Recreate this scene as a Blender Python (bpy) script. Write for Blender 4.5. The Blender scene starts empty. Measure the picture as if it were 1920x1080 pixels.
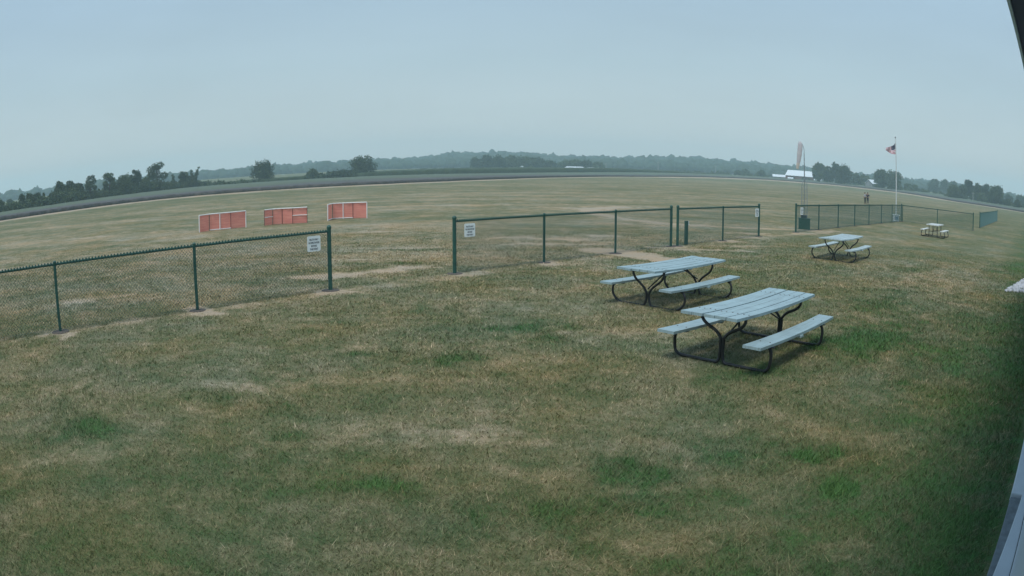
import bpy, math, random
import numpy as np
from mathutils import Vector, Matrix, Quaternion
R = math.radians
sc = bpy.context.scene
C = sc.collection

# ------------------------------------------------------------------ camera
# wide security-camera lens: theta(r) = k1*r + k3*r^3, r in mm on a 36 mm wide sensor
CAMH = 2.3465
cd = bpy.data.cameras.new("camera")
cam = bpy.data.objects.new("camera", cd); C.objects.link(cam)
cd.type = 'PANO'
cd.panorama_type = 'FISHEYE_LENS_POLYNOMIAL'
cd.sensor_fit = 'HORIZONTAL'; cd.sensor_width = 36.0
cd.fisheye_fov = R(180)
cd.fisheye_polynomial_k0 = 0.0
cd.fisheye_polynomial_k1 = -0.72217 / 18.75
cd.fisheye_polynomial_k2 = 0.0
cd.fisheye_polynomial_k3 = -0.0989327 / 18.75 ** 3
cd.fisheye_polynomial_k4 = 0.0
cd.clip_start = 0.02; cd.clip_end = 5000
PITCH, ROLL = 0.163404, 0.002044
fw = Vector((0, math.cos(PITCH), -math.sin(PITCH))); up = Vector((0, math.sin(PITCH), math.cos(PITCH))); rt = Vector((1, 0, 0))
r2 = rt * math.cos(ROLL) + up * math.sin(ROLL); u2 = -rt * math.sin(ROLL) + up * math.cos(ROLL)
M3 = Matrix((r2, u2, -fw)).transposed()
cam.matrix_world = Matrix.Translation((0, 0, CAMH)) @ M3.to_4x4()
sc.camera = cam

# ------------------------------------------------------------------ world, sun, exposure
SUN_EL, SUN_AZ = 62.0, 205.0          # azimuth clockwise from +Y (high, behind the camera)
w = bpy.data.worlds.new("World"); sc.world = w; w.use_nodes = True
nt = w.node_tree; nt.nodes.clear()
def wn(t, **k):
    n = nt.nodes.new(t)
    for a, b in k.items(): setattr(n, a, b)
    return n
out = wn('ShaderNodeOutputWorld'); bg = wn('ShaderNodeBackground'); bg2 = wn('ShaderNodeBackground'); add = wn('ShaderNodeAddShader')
sky = wn('ShaderNodeTexSky', sky_type='NISHITA', sun_disc=False, sun_elevation=R(SUN_EL), sun_rotation=R(SUN_AZ), air_density=1.0, dust_density=4.0, ozone_density=2.0)
bg.inputs[1].default_value = 0.018
nt.links.new(sky.outputs[0], bg.inputs[0])
# smoke-veiled sky: nearly even pale blue-grey, a little bluer overhead, with faint uneven veils
tc = wn('ShaderNodeTexCoord'); sep = wn('ShaderNodeSeparateXYZ'); nt.links.new(tc.outputs['Generated'], sep.inputs[0])
rmp = wn('ShaderNodeValToRGB')
e = rmp.color_ramp.elements
e[0].position = 0.0; e[0].color = (0.660, 0.700, 0.700, 1)
e[1].position = 0.60; e[1].color = (0.345, 0.555, 0.770, 1)
for p_, c_ in ((.04, (.640, .690, .700)), (.08, (.540, .625, .655)), (.15, (.450, .575, .638)), (.25, (.392, .532, .640))):
    m = rmp.color_ramp.elements.new(p_); m.color = (*c_, 1)
nt.links.new(sep.outputs[2], rmp.inputs[0])
mp = wn('ShaderNodeMapping'); mp.inputs['Scale'].default_value = (1.6, 1.6, 6.0); nt.links.new(tc.outputs['Generated'], mp.inputs[0])
nz = wn('ShaderNodeTexNoise'); nz.inputs['Scale'].default_value = 2.2; nz.inputs['Detail'].default_value = 4; nt.links.new(mp.outputs[0], nz.inputs[0])
mr = wn('ShaderNodeMapRange'); mr.inputs[1].default_value = .3; mr.inputs[2].default_value = .7; mr.inputs[3].default_value = .965; mr.inputs[4].default_value = 1.035
nt.links.new(nz.outputs[0], mr.inputs[0])
vm = wn('ShaderNodeVectorMath', operation='SCALE'); nt.links.new(rmp.outputs[0], vm.inputs[0]); nt.links.new(mr.outputs[0], vm.inputs['Scale'])
nt.links.new(vm.outputs[0], bg2.inputs[0]); bg2.inputs[1].default_value = 0.96
nt.links.new(bg.outputs[0], add.inputs[0]); nt.links.new(bg2.outputs[0], add.inputs[1]); nt.links.new(add.outputs[0], out.inputs[0])

sd = bpy.data.lights.new("sun", 'SUN'); sd.energy = 1.95; sd.angle = R(20); sd.color = (1.0, 0.95, 0.87)
so = bpy.data.objects.new("sun", sd); C.objects.link(so)
sdir = Vector((math.sin(R(SUN_AZ)) * math.cos(R(SUN_EL)), math.cos(R(SUN_AZ)) * math.cos(R(SUN_EL)), math.sin(R(SUN_EL))))
so.rotation_euler = sdir.to_track_quat('Z', 'Y').to_euler()
so.location = (0, -20, 40)
sc.view_settings.view_transform = 'Standard'; sc.view_settings.look = 'None'
sc.view_settings.exposure = 0.0; sc.view_settings.gamma = 1.0
sc.render.engine = 'CYCLES'
cy = sc.cycles
cy.use_denoising = True
cy.max_bounces = 5; cy.diffuse_bounces = 3; cy.glossy_bounces = 2; cy.transmission_bounces = 2; cy.volume_bounces = 2; cy.transparent_max_bounces = 12
cy.use_adaptive_sampling = True; cy.adaptive_threshold = 0.01
cy.sample_clamp_indirect = 4.0

# ------------------------------------------------------------------ helpers
rng = np.random.default_rng(7)
random.seed(7)
def mat(name, col, rough=.7, metal=0.0, noise=0.0, scale=8.0, alpha=1.0, col2=None, spec=.4, bump=0.0):
    m = bpy.data.materials.new(name); m.use_nodes = True
    t = m.node_tree; b = t.nodes['Principled BSDF']
    b.inputs['Roughness'].default_value = rough; b.inputs['Metallic'].default_value = metal
    b.inputs['Specular IOR Level'].default_value = spec
    c2 = col2 or tuple(max(0, c * (1 - noise)) for c in col)
    g = t.nodes.new('ShaderNodeTexCoord'); n = t.nodes.new('ShaderNodeTexNoise')
    n.inputs['Scale'].default_value = scale; n.inputs['Detail'].default_value = 5
    t.links.new(g.outputs['Object'], n.inputs[0])
    r = t.nodes.new('ShaderNodeValToRGB'); r.color_ramp.elements[0].position = .35; r.color_ramp.elements[1].position = .65
    r.color_ramp.elements[0].color = (*c2, 1); r.color_ramp.elements[1].color = (*col, 1)
    t.links.new(n.outputs[0], r.inputs[0]); t.links.new(r.outputs[0], b.inputs['Base Color'])
    if bump:
        bp = t.nodes.new('ShaderNodeBump'); bp.inputs['Strength'].default_value = bump; bp.inputs['Distance'].default_value = .01
        t.links.new(n.outputs[0], bp.inputs['Height']); t.links.new(bp.outputs[0], b.inputs['Normal'])
    if alpha < 1: b.inputs['Alpha'].default_value = alpha
    return m

class MB:
    def __init__(s): s.v = []; s.f = []; s.mi = []
    def add(s, vs, fs, mi=0):
        o = len(s.v); s.v.extend([tuple(x) for x in vs]); s.f.extend([tuple(i + o for i in f) for f in fs]); s.mi.extend([mi] * len(fs)); return s
    def box(s, cx, cy, cz, sx, sy, sz, rot=0.0, mi=0, taper=1.0):
        c, n = math.cos(rot), math.sin(rot); vs = []
        for k in (0, 1):
            q = taper if k else 1.0
            for a, b in ((-1, -1), (1, -1), (1, 1), (-1, 1)):
                x, y = a * sx / 2 * q, b * sy / 2 * q
                vs.append((cx + x * c - y * n, cy + x * n + y * c, cz + (k - .5) * sz))
        return s.add(vs, [(3, 2, 1, 0), (4, 5, 6, 7), (0, 1, 5, 4), (1, 2, 6, 5), (2, 3, 7, 6), (3, 0, 4, 7)], mi)
    def tube(s, pts, rad, n=8, cap=True, mi=0):
        pts = [Vector(p) for p in pts]
        rad = rad if isinstance(rad, (list, tuple)) else [rad] * len(pts)
        t0 = (pts[1] - pts[0]).normalized(); nrm = t0.orthogonal().normalized(); vs = []
        for i, p in enumerate(pts):
            t = ((pts[min(i + 1, len(pts) - 1)] - pts[max(i - 1, 0)])).normalized()
            nrm = (nrm - t * nrm.dot(t)).normalized(); bi = t.cross(nrm)
            for k in range(n):
                a = 2 * math.pi * k / n
                vs.append(p + (nrm * math.cos(a) + bi * math.sin(a)) * rad[i])
        fs = []
        for i in range(len(pts) - 1):
            for k in range(n):
                k2 = (k + 1) % n
                fs.append((i * n + k, i * n + k2, (i + 1) * n + k2, (i + 1) * n + k))
        if cap:
            fs.append(tuple(reversed(range(n)))); fs.append(tuple(range((len(pts) - 1) * n, len(pts) * n)))
        return s.add(vs, fs, mi)
    def lathe(s, prof, cx=0, cy=0, n=16, mi=0):
        vs = []; fs = []
        for r_, z in prof:
            for k in range(n):
                a = 2 * math.pi * k / n; vs.append((cx + r_ * math.cos(a), cy + r_ * math.sin(a), z))
        for i in range(len(prof) - 1):
            for k in range(n):
                k2 = (k + 1) % n; fs.append((i * n + k, i * n + k2, (i + 1) * n + k2, (i + 1) * n + k))
        fs.append(tuple(reversed(range(n)))); fs.append(tuple(range((len(prof) - 1) * n, len(prof) * n)))
        return s.add(vs, fs, mi)
    def build(s, name, mats, parent=None, smooth=False, bevel=0.0, mw=None):
        me = bpy.data.meshes.new(name); me.from_pydata(s.v, [], s.f); me.update()
        mats = mats if isinstance(mats, (list, tuple)) else [mats]
        for m_ in mats: me.materials.append(m_)
        if len(mats) > 1: me.polygons.foreach_set('material_index', s.mi)
        if smooth: me.polygons.foreach_set('use_smooth', [True] * len(me.polygons))
        o = bpy.data.objects.new(name, me); C.objects.link(o)
        if parent: o.parent = parent
        if mw is not None: o.matrix_world = mw
        if bevel:
            b = o.modifiers.new('bevel', 'BEVEL'); b.width = bevel; b.segments = 2; b.limit_method = 'ANGLE'
        return o
def tag(o, label=None, cat=None, group=None, kind=None):
    if label: o['label'] = label
    if cat: o['category'] = cat
    if group: o['group'] = group
    if kind: o['kind'] = kind
    return o
def thing(name, label, cat, loc=(0, 0, 0), rz=0.0, group=None):
    o = bpy.data.objects.new(name, None); C.objects.link(o); o.empty_display_size = .2
    o.location = loc; o.rotation_euler = (0, 0, rz)
    return tag(o, label, cat, group)
def np_mesh(name, v, f, mats, attrs=None, smooth=False):
    """v (n,3) float, f (m,k) int of one face size"""
    me = bpy.data.meshes.new(name); v = np.asarray(v, np.float32); f = np.asarray(f, np.int32)
    me.vertices.add(len(v)); me.vertices.foreach_set('co', v.ravel())
    k = f.shape[1]; me.loops.add(f.size); me.loops.foreach_set('vertex_index', f.ravel())
    me.polygons.add(len(f)); me.polygons.foreach_set('loop_start', np.arange(0, f.size, k, dtype=np.int32))
    try: me.polygons.foreach_set('loop_total', np.full(len(f), k, np.int32))
    except Exception: pass
    if smooth: me.polygons.foreach_set('use_smooth', np.ones(len(f), bool))
    for m_ in (mats if isinstance(mats, (list, tuple)) else [mats]): me.materials.append(m_)
    for an, arr in (attrs or {}).items():
        a = me.attributes.new(an, 'FLOAT', 'POINT'); a.data.foreach_set('value', np.asarray(arr, np.float32))
    me.update(calc_edges=True); me.validate()
    o = bpy.data.objects.new(name, me); C.objects.link(o); return o

def hash2(ix, iy, seed):
    h = (ix.astype(np.int64) * 374761393 + iy.astype(np.int64) * 668265263 + seed * 1442695041) & 0x7fffffff
    h = ((h ^ (h >> 13)) * 1274126177) & 0x7fffffff
    return ((h ^ (h >> 16)) & 0xffff) / 65535.0
def vnoise(x, y, seed=0):
    ix = np.floor(x); iy = np.floor(y); fx = x - ix; fy = y - iy
    fx = fx * fx * (3 - 2 * fx); fy = fy * fy * (3 - 2 * fy)
    a = hash2(ix, iy, seed); b = hash2(ix + 1, iy, seed); c = hash2(ix, iy + 1, seed); d = hash2(ix + 1, iy + 1, seed)
    return (a * (1 - fx) + b * fx) * (1 - fy) + (c * (1 - fx) + d * fx) * fy
def fbm(x, y, seed=0, o=4):
    s = 0; a = .5; t = 0
    for i in range(o):
        s = s + a * vnoise(x * 2 ** i, y * 2 ** i, seed + i); t += a; a *= .55
    return s / t

# fence frame: dd runs along the fences, nn points from the field towards the building
FA = R(43.6)
dd = np.array([math.cos(FA), math.sin(FA)]); nn = np.array([dd[1], -dd[0]])
F0 = np.array([-7.75, 9.54])
def fpt(s, off=0.0, z=0.0):
    p = F0 + dd * s + nn * off; return (float(p[0]), float(p[1]), z)

NEAR_AZ = [-75, -60, -44.8, -38.1, -31.9, -26.1, -20.5, -15.2, -10, -5, 0, 5, 10, 15.2, 20.5, 26.3, 32.4, 38.1, 44.7, 60, 75]
NEAR_D = [110, 98, 94, 98, 106, 111, 113, 116, 121, 133, 158, 203, 268, 322, 360, 360, 328, 265, 226, 170, 150]
FAR_AZ = [-75, -60, -44.7, -39.7, -36.5, -32.9, -29, -25.6, -22.4, -17.8, -13.5, -8.4, -3.3, 0, 5, 10, 15, 20, 26, 32, 38, 45, 60, 75]
FAR_D = [150, 142, 141, 143, 156, 176, 208, 218, 217, 220, 231, 241, 256, 272, 300, 350, 400, 430, 430, 420, 400, 380, 330, 300]
def nearD(az): return np.interp(az, NEAR_AZ, NEAR_D)
def farD(az): return np.interp(az, FAR_AZ, FAR_D)
def terr(d): return np.clip((d - 270) * .012, 0, 2.6)

# ------------------------------------------------------------------ lawn colours: worn and lush patches where they really are
WEAR = [  # x, y, rx, ry, angle(deg), strength
 (3.55, 19.5, 1.3, .38, -52, 1.0), (3.1, 20.3, .7, .3, -30, .7), (5.9, 21.35, 1.9, .28, 5, .9), (-3.4, 16.3, 1.5, .42, 22, .95), (-2.3, 17.2, .6, .45, 0, .9), (-4.2, 18.8, .9, .16, 0, .8),
 (-3.8, 21.4, 1.4, .2, 0, .6), (4.5, 37.2, 1.6, .5, -50, .85), (6.0, 33.4, 2.4, .55, -50, .8), (7.6, 31.4, 1.8, .5, -20, .5), (4.6, 41.5, 1.4, 1.6, 20, .75), (6.2, 44.8, 2.2, 1.0, 15, .7),
 (1.9, 24.0, 1.4, .5, -20, .85), (1.0, 22.6, 1.6, .35, 0, .8), (3.2, 25.5, .8, .4, 0, .7), (-.2, 24.5, 1.4, .4, 10, .6), (10.2, 27.9, 1.8, .4, 5, .8), (12.6, 29.0, 1.6, .3, 10, .8), (9.0, 26.0, .7, .35, 0, .7),
 (-11.45, 19.8, .25, .5, 0, .5), (14.4, 30.6, 2.0, .3, 10, .7), (8.2, 22.9, 1.4, .3, 10, .6), (-.1, 46.5, .4, .5, 0, 1), (-9.8, 34.5, 2.6, .4, 0, .35), (-13.0, 26.5, 2.5, .6, 20, .35),
 (-2.8, 7.4, .8, .3, 20, .5), (-.6, 6.2, .9, .3, 0, .55), (-3.9, 4.9, .6, .3, 40, .45), (1.6, 10.3, 1.2, .3, 0, .4), (-1.7, 9.4, .8, .25, 10, .4), (-2.0, 5.2, .5, .5, 0, .5), (5.5, 13.0, 1.2, .4, 10, .35),
 (2.3, 3.6, .35, .2, 0, .4), (-5.4, 6.6, .6, .25, 30, .4), (1.0, 3.9, .8, .3, 0, .35), (-9, 12.6, 1.2, .3, 40, .5), (-16, 19, 3, .5, 40, .5), (-20, 30, 4, .7, 20, .4), (-6.5, 27, 3, .4, 5, .4)]
LUSH = [
 (.1, 10.5, .9, .35, 10, .8), (.45, 9.9, .7, .3, 0, .6), (-.85, 8.85, .55, .3, 0, .75), (2.45, 5.35, .50, .26, 0, 1.3), (2.62, 4.5, .40, .22, 10, 1.7), (5.6, 9.4, 1.8, .8, 35, .8), (6.2, 8.0, 1.8, .7, 40, .6), (7.0, 10.5, 1.6, .6, 40, .5),
 (-2.4, 6.6, .5, .25, 0, .45), (1.0, 5.2, .35, .25, 0, .6), (-2.0, 5.9, .3, .15, 0, .5), (-1.2, 4.9, .4, .2, 20, .45), (.6, 4.6, .8, .3, 0, .5), (2.9, 8.0, 1.2, .3, 20, .4), (-3.3, 6.9, .5, .25, 0, .4),
 (-1.95, 8.95, .22, .12, 0, .7), (7.5, 12.5, 2.5, .6, 40, .4), (4.0, 3.9, .5, .3, 40, .5), (-3.0, 21.0, 1.6, .3, 0, .5), (-2.6, 17.9, 1.4, .25, 0, .5), (12, 18, 3, .6, 40, .35), (-4.3, 5.4, .5, .3, 0, .4)]
PATHS = [((4.1, 40.2), (4.4, 37.5), .35, 1), ((4.4, 37.5), (5.5, 34.0), .28, .95), ((5.5, 34.0), (7.1, 31.9), .28, .9), ((7.1, 31.9), (10.5, 30.6), .25, .7), ((10.5, 30.6), (15.5, 31.0), .25, .6),
 ((4.1, 40.2), (4.7, 43.0), .40, 1), ((4.7, 43.0), (6.8, 45.8), .45, .85), ((2.6, 20.9), (3.3, 19.9), .45, 1.4), ((3.3, 19.9), (4.1, 18.6), .42, 1.4), ((-4.1, 15.5), (-2.6, 17.2), .22, .7), ((4.2, 21.9), (7.4, 21.1), .14, .9), ((9.0, 26.2), (14.8, 30.3), .20, .6)]
def lawn_attrs(x, y):
    wob = (fbm(x * .9, y * .9, 11, 3) - .5)
    wobf = (fbm(x * 3.5, y * 3.5, 17, 3) - .5)
    def blobs(L):
        v = np.zeros_like(x)
        for cx, cy_, rx, ry, an, st in L:
            c, s = math.cos(R(an)), math.sin(R(an)); dx = x - cx; dy = y - cy_
            a = (dx * c + dy * s) / rx; b = (-dx * s + dy * c) / ry
            q = np.sqrt(a * a + b * b) + wob * 1.3 + wobf * 2.2
            v = np.maximum(v, (st * (.62 if (L is WEAR and math.hypot(cx, cy_) < 14) else 1)) * np.clip(1.25 - q, 0, 1) ** 1.3)
        return v
    wear = blobs(WEAR); lush = blobs(LUSH)
    for (ax, ay), (bx, by), wd_, st in PATHS:      # foot and wheel tracks
        ux, uy = bx - ax, by - ay; l2 = ux * ux + uy * uy; tt = np.clip(((x - ax) * ux + (y - ay) * uy) / l2, 0, 1)
        q = np.hypot(x - ax - tt * ux, y - ay - tt * uy) / wd_ + wob * 1.2 + wobf * 1.2
        wear = np.maximum(wear, st * np.clip(1.6 - q, 0, 1))
    s = (x - F0[0]) * dd[0] + (y - F0[1]) * dd[1]; off = (x - F0[0]) * nn[0] + (y - F0[1]) * nn[1]
    # dry band along the foot of the fences
    band = np.clip(1 - np.abs(off - .05 + wob * .35) / .4, 0, 1) * np.where((s > -12) & (s < 49), 1, 0)
    band *= np.where((s > 9.6) & (s < 11.9), .3, 1) * np.clip(.35 + 3.0 * wobf + 2.6 * wob, 0, 1)
    wear = np.maximum(wear, band * .48)
    for px_, py_ in ((-9.92, 7.4), (-7.77, 9.5), (-5.68, 11.65), (-3.6, 13.93), (-1.27, 16.12), (.79, 18.1), (2.87, 20.15), (4.94, 22.22), (5.2, 22.42), (7.37, 24.47), (9.55, 26.58)):
        q_ = np.hypot(x - px_ - .1, y - py_ + .15) / .42 + wob * 1.6 + wobf * 2.4
        wear = np.maximum(wear, .9 * np.clip(1.3 - q_, 0, 1))
    field = np.clip((-off) / 2.0, 0, 1)
    d = np.hypot(x, y); az = np.degrees(np.arctan2(x, y)); N = nearD(az)
    strip = np.clip((d - N * .925) / (N * .015), 0, 1) * (d < N * 1.01)
    strip *= (.75 + .5 * (fbm(az * .8, d * 0 + 3, 5, 3) - .5) * 2)
    wear = np.maximum(wear, strip * .95)
    # mown runs beyond the fence, faint, parallel to the far edge
    yy = y * .94 - x * .10 + wob * 1.5
    run = (vnoise(x * .02 + 5, yy * .55, 31) - .5) * np.clip((d - 20) / 15, 0, 1) * field
    run += (vnoise(x * .05 + 5, yy * 1.4, 33) - .5) * .6 * np.clip((60 - d) / 30, 0, 1) * field
    # right-hand half: long parallel mowing lines
    yl = (y * dd[0] - x * dd[1]) ; 
    base = run * .26 - .13 * field * np.clip(d / 12 - .6, 0, 1) + .10 * field * np.exp(-((d / (N * .84) - 1) / .09) ** 2)
    q2 = y * math.cos(R(14)) + x * math.sin(R(14)) + (fbm(x * .05, y * .05, 61, 3) - .5) * 9
    stripe = np.sin(q2 * 2 * np.pi / 4.6) * .6 + np.sin(q2 * 2 * np.pi / 1.9 + 1) * .4
    stripe *= np.clip((az - 6) / 12, .30, 1) * np.clip((d - 24) / 14, 0, 1) * np.clip((150 - d) / 80, 0, 1) * (.4 + 1.2 * vnoise(x * .07, y * .12, 91))
    base += stripe * .085 * field
    base += np.clip((d - N) / 5, 0, 1) * .15 - strip * .22
    base += .05 * np.clip((8 - d) / 3, 0, 1)
    base -= .075 * np.clip((d - 5.5) / 7, 0, 1) * np.clip((70 - d) / 30, 0, 1)
    build = (x * nn[0] + y * nn[1])      # greener in a band beside the building
    lush = np.maximum(lush, np.clip((build + 2.4) / 1.8 + wob * 1.2, 0, 1) * .62 * (build < 3))
    return wear, lush, base, field

def lawn_material(name, blades=False):
    m = bpy.data.materials.new(name); m.use_nodes = True; t = m.node_tree; L = t.links
    b = t.nodes['Principled BSDF']; b.inputs['Roughness'].default_value = .85; b.inputs['Specular IOR Level'].default_value = .15
    def N(ty, **k):
        n = t.nodes.new(ty)
        for a, v in k.items(): setattr(n, a, v)
        return n
    geo = N('ShaderNodeNewGeometry')
    flat = N('ShaderNodeVectorMath', operation='MULTIPLY'); flat.inputs[1].default_value = (1, 1, 0); L.new(geo.outputs['Position'], flat.inputs[0])
    def noise(scale, det=4, rough=.55, off=0, dist=0):
        mpn = N('ShaderNodeMapping'); mpn.inputs['Location'].default_value = (off, off * 2, 0); L.new(flat.outputs[0], mpn.inputs[0])
        n = N('ShaderNodeTexNoise'); n.inputs['Scale'].default_value = scale; n.inputs['Detail'].default_value = det; n.inputs['Roughness'].default_value = rough; n.inputs['Distortion'].default_value = dist
        L.new(mpn.outputs[0], n.inputs[0]); return n.outputs[0]
    def math_(op, a, b_=None, c=None):
        n = N('ShaderNodeMath', operation=op)
        for i, x in enumerate((a, b_, c)):
            if x is None: continue
            if isinstance(x, (int, float)): n.inputs[i].default_value = x
            else: L.new(x, n.inputs[i])
        return n.outputs[0]
    def attr(nm):
        a = N('ShaderNodeAttribute', attribute_type='GEOMETRY', attribute_name=nm); return a.outputs['Fac']
    def clampm(v):
        n = N('ShaderNodeMath', operation='MINIMUM'); n.inputs[1].default_value = 1.4; L.new(v, n.inputs[0])
        q = N('ShaderNodeMath', operation='MAXIMUM'); q.inputs[1].default_value = 0.0; L.new(n.outputs[0], q.inputs[0]); return q.outputs[0]
    # greenness value
    g = math_('MULTIPLY_ADD', noise(.16, 3, .5, 3), .55, 0.0)
    g = math_('MULTIPLY_ADD', noise(.8, 5, .7, 9, .8), 1.0, g)
    g = math_('MULTIPLY_ADD', noise(3.4, 4, .65, 17), .72, g)
    g = math_('MULTIPLY_ADD', noise(14, 3, .6, 23), .45, g)      # ~ mean .98
    g = math_('SUBTRACT', g, .81)
    g = math_('MULTIPLY_ADD', math_('MULTIPLY', attr('lush'), clampm(math_('MULTIPLY_ADD', noise(7, 4, .7, 71), 3.2, -.55))), .50, g)
    g = math_('MULTIPLY_ADD', math_('MULTIPLY', attr('wear'), clampm(math_('MULTIPLY_ADD', noise(6, 5, .7, 83), 3.4, -.85))), -.70, g)
    g = math_('ADD', g, attr('base'))
    if blades: g = math_('MULTIPLY_ADD', math_('SUBTRACT', attr('rnd'), .5), .38, g)
    else: g = math_('MULTIPLY_ADD', math_('SUBTRACT', noise(70, 2, .6, 31), .5), .55, g)
    r = N('ShaderNodeValToRGB'); cr = r.color_ramp
    cols = LAWN_RAMP
    cr.elements[0].position = cols[0][0]; cr.elements[0].color = (*cols[0][1], 1)
    cr.elements[1].position = cols[-1][0]; cr.elements[1].color = (*cols[-1][1], 1)
    for p, c in cols[1:-1]:
        q = cr.elements.new(p); q.color = (*c, 1)
    L.new(g, r.inputs[0])
    # brown / grey tint variation, independent of greenness
    tint = N('ShaderNodeMix', data_type='RGBA', blend_type='MULTIPLY'); tint.inputs[0].default_value = 1
    tr = N('ShaderNodeValToRGB'); tr.color_ramp.elements[0].position = .32; tr.color_ramp.elements[1].position = .68
    tr.color_ramp.elements[0].color = (1.12, 1.0, .86, 1); tr.color_ramp.elements[1].color = (.88, 1.0, 1.08, 1)
    L.new(noise(.45, 4, .6, 41), tr.inputs[0]); L.new(r.outputs[0], tint.inputs[6]); L.new(tr.outputs[0], tint.inputs[7])
    mul = N('ShaderNodeVectorMath', operation='SCALE'); L.new(tint.outputs[2], mul.inputs[0])
    if blades:
        L.new(math_('MULTIPLY_ADD', attr('rnd2'), .9, .80), mul.inputs['Scale'])
    else:
        f1 = math_('MULTIPLY_ADD', noise(45, 3, .7, 51), 1.2, .36)
        L.new(f1, mul.inputs['Scale'])
        bp = N('ShaderNodeBump'); bp.inputs['Strength'].default_value = .5; bp.inputs['Distance'].default_value = .03
        L.new(noise(38, 3, .7, 61), bp.inputs['Height']); L.new(bp.outputs[0], b.inputs['Normal'])
    L.new(mul.outputs[0], b.inputs['Base Color'])
    return m
LAWN_RAMP = [(0.0, (.430, .335, .245)), (.22, (.325, .265, .170)), (.40, (.215, .192, .108)), (.56, (.146, .150, .074)), (.74, (.092, .120, .052)), (1.0, (.066, .138, .042))]
M_lawn = lawn_material('lawn_ground'); M_blade = lawn_material('grass_blades', True)

# ------------------------------------------------------------------ ground: one sheet to the horizon
def build_ground():
    azs = np.concatenate([np.arange(-66, 66.01, .4), np.arange(70, 294, 7.0)])
    rs = [0.6]
    while rs[-1] < 1340: rs.append(rs[-1] * (1.012 if rs[-1] > 2 else 1.06))
    rs = np.array(rs); na, nr = len(azs), len(rs)
    A, Rr = np.meshgrid(R(1) * azs, rs)
    x = Rr * np.sin(A); y = Rr * np.cos(A); z = terr(Rr)
    z = z + (fbm(x * .25, y * .25, 2, 3) - .5) * .03 * np.clip((Rr - 4) / 6, 0, 1) * np.clip((60 - Rr) / 20, 0, 1)
    v = np.c_[x.ravel(), y.ravel(), z.ravel()]
    i = np.arange(nr - 1)[:, None]; j = np.arange(na)[None, :]; j2 = (j + 1) % na
    f = np.stack([i * na + j, (i + 1) * na + j, (i + 1) * na + j2, i * na + j2], -1).reshape(-1, 4)[:, ::-1]
    v = np.vstack([v, [[0, 0, 0]]]); c = len(v) - 1
    jj = np.arange(na); f2 = np.stack([np.full(na, c), jj, (jj + 1) % na, (jj + 1) % na], -1)
    we, lu, ba, fi = lawn_attrs(v[:, 0], v[:, 1])
    me_o = np_mesh('ground', v, f, M_lawn, dict(wear=we, lush=lu, base=ba), smooth=True)
    # close the hole around the origin with a small fan
    import bmesh
    bm = bmesh.new(); bm.from_mesh(me_o.data); bm.verts.ensure_lookup_table()
    for k in range(na): bm.faces.new((bm.verts[c], bm.verts[(k + 1) % na], bm.verts[k]))
    bm.to_mesh(me_o.data); bm.free()
    tag(me_o, kind='structure'); return me_o
build_ground()
def gz(x, y):
    x = np.asarray(x, float); y = np.asarray(y, float); Rr = np.hypot(x, y)
    return terr(Rr) + (fbm(x * .25, y * .25, 2, 3) - .5) * .03 * np.clip((Rr - 4) / 6, 0, 1) * np.clip((60 - Rr) / 20, 0, 1)

def build_grass():
    xs = []; 
    n_try = 620000
    # density ~ 1/d^1.5 between 2.8 m and 34 m within the lawn in front of the building
    u = rng.random(n_try); r0, r1, p = 2.7, 36.0, .42
    d = (r0 ** p + u * (r1 ** p - r0 ** p)) ** (1 / p)
    a = R(1) * (rng.random(n_try) * 112 - 56)
    x = d * np.sin(a); y = d * np.cos(a)
    off = x * nn[0] + y * nn[1]; keep = off < .10
    x, y, d = x[keep], y[keep], d[keep]
    we, lu, ba, fi = lawn_attrs(x, y)
    keep = rng.random(len(x)) > we * .55
    x, y, d, we, lu, ba = [q[keep] for q in (x, y, d, we, lu, ba)]
    n = len(x); z = gz(x, y) - .004
    tall = fbm(x * 1.3, y * 1.3, 77, 3)
    h = (.018 + .026 * rng.random(n)) * np.clip((37 - d) / 16, .15, 1) * (.65 + .8 * tall) * (1 + .9 * lu) * (1 - .55 * we)
    wd = (.0030 + .0022 * rng.random(n)) * np.clip(d / 6, .75, 3.2)
    th = rng.random(n) * 2 * np.pi; ln = h * (.3 + 1.3 * rng.random(n)); la = rng.random(n) * 2 * np.pi
    straw = rng.random(n) < .03; h = np.where(straw, h * 1.05, h); ln = np.where(straw, ln * 1.15, ln)
    px, py = np.cos(th) * wd, np.sin(th) * wd
    V = np.empty((n, 3, 3))
    V[:, 0] = np.c_[x - px, y - py, z]; V[:, 1] = np.c_[x + px, y + py, z]
    V[:, 2] = np.c_[x + np.cos(la) * ln, y + np.sin(la) * ln, z + h]
    f = np.arange(3 * n).reshape(n, 3)
    rep = lambda q: np.repeat(q, 3)
    o = np_mesh('grass', V.reshape(-1, 3), f, M_blade, dict(wear=rep(we), lush=rep(lu), base=rep(ba), rnd=rep(np.where(straw, -.25, rng.random(n))), rnd2=rep(rng.random(n))))
    tag(o, 'short mown lawn grass, partly dried out, in front of the building', 'grass', kind='stuff')
build_grass()

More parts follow.
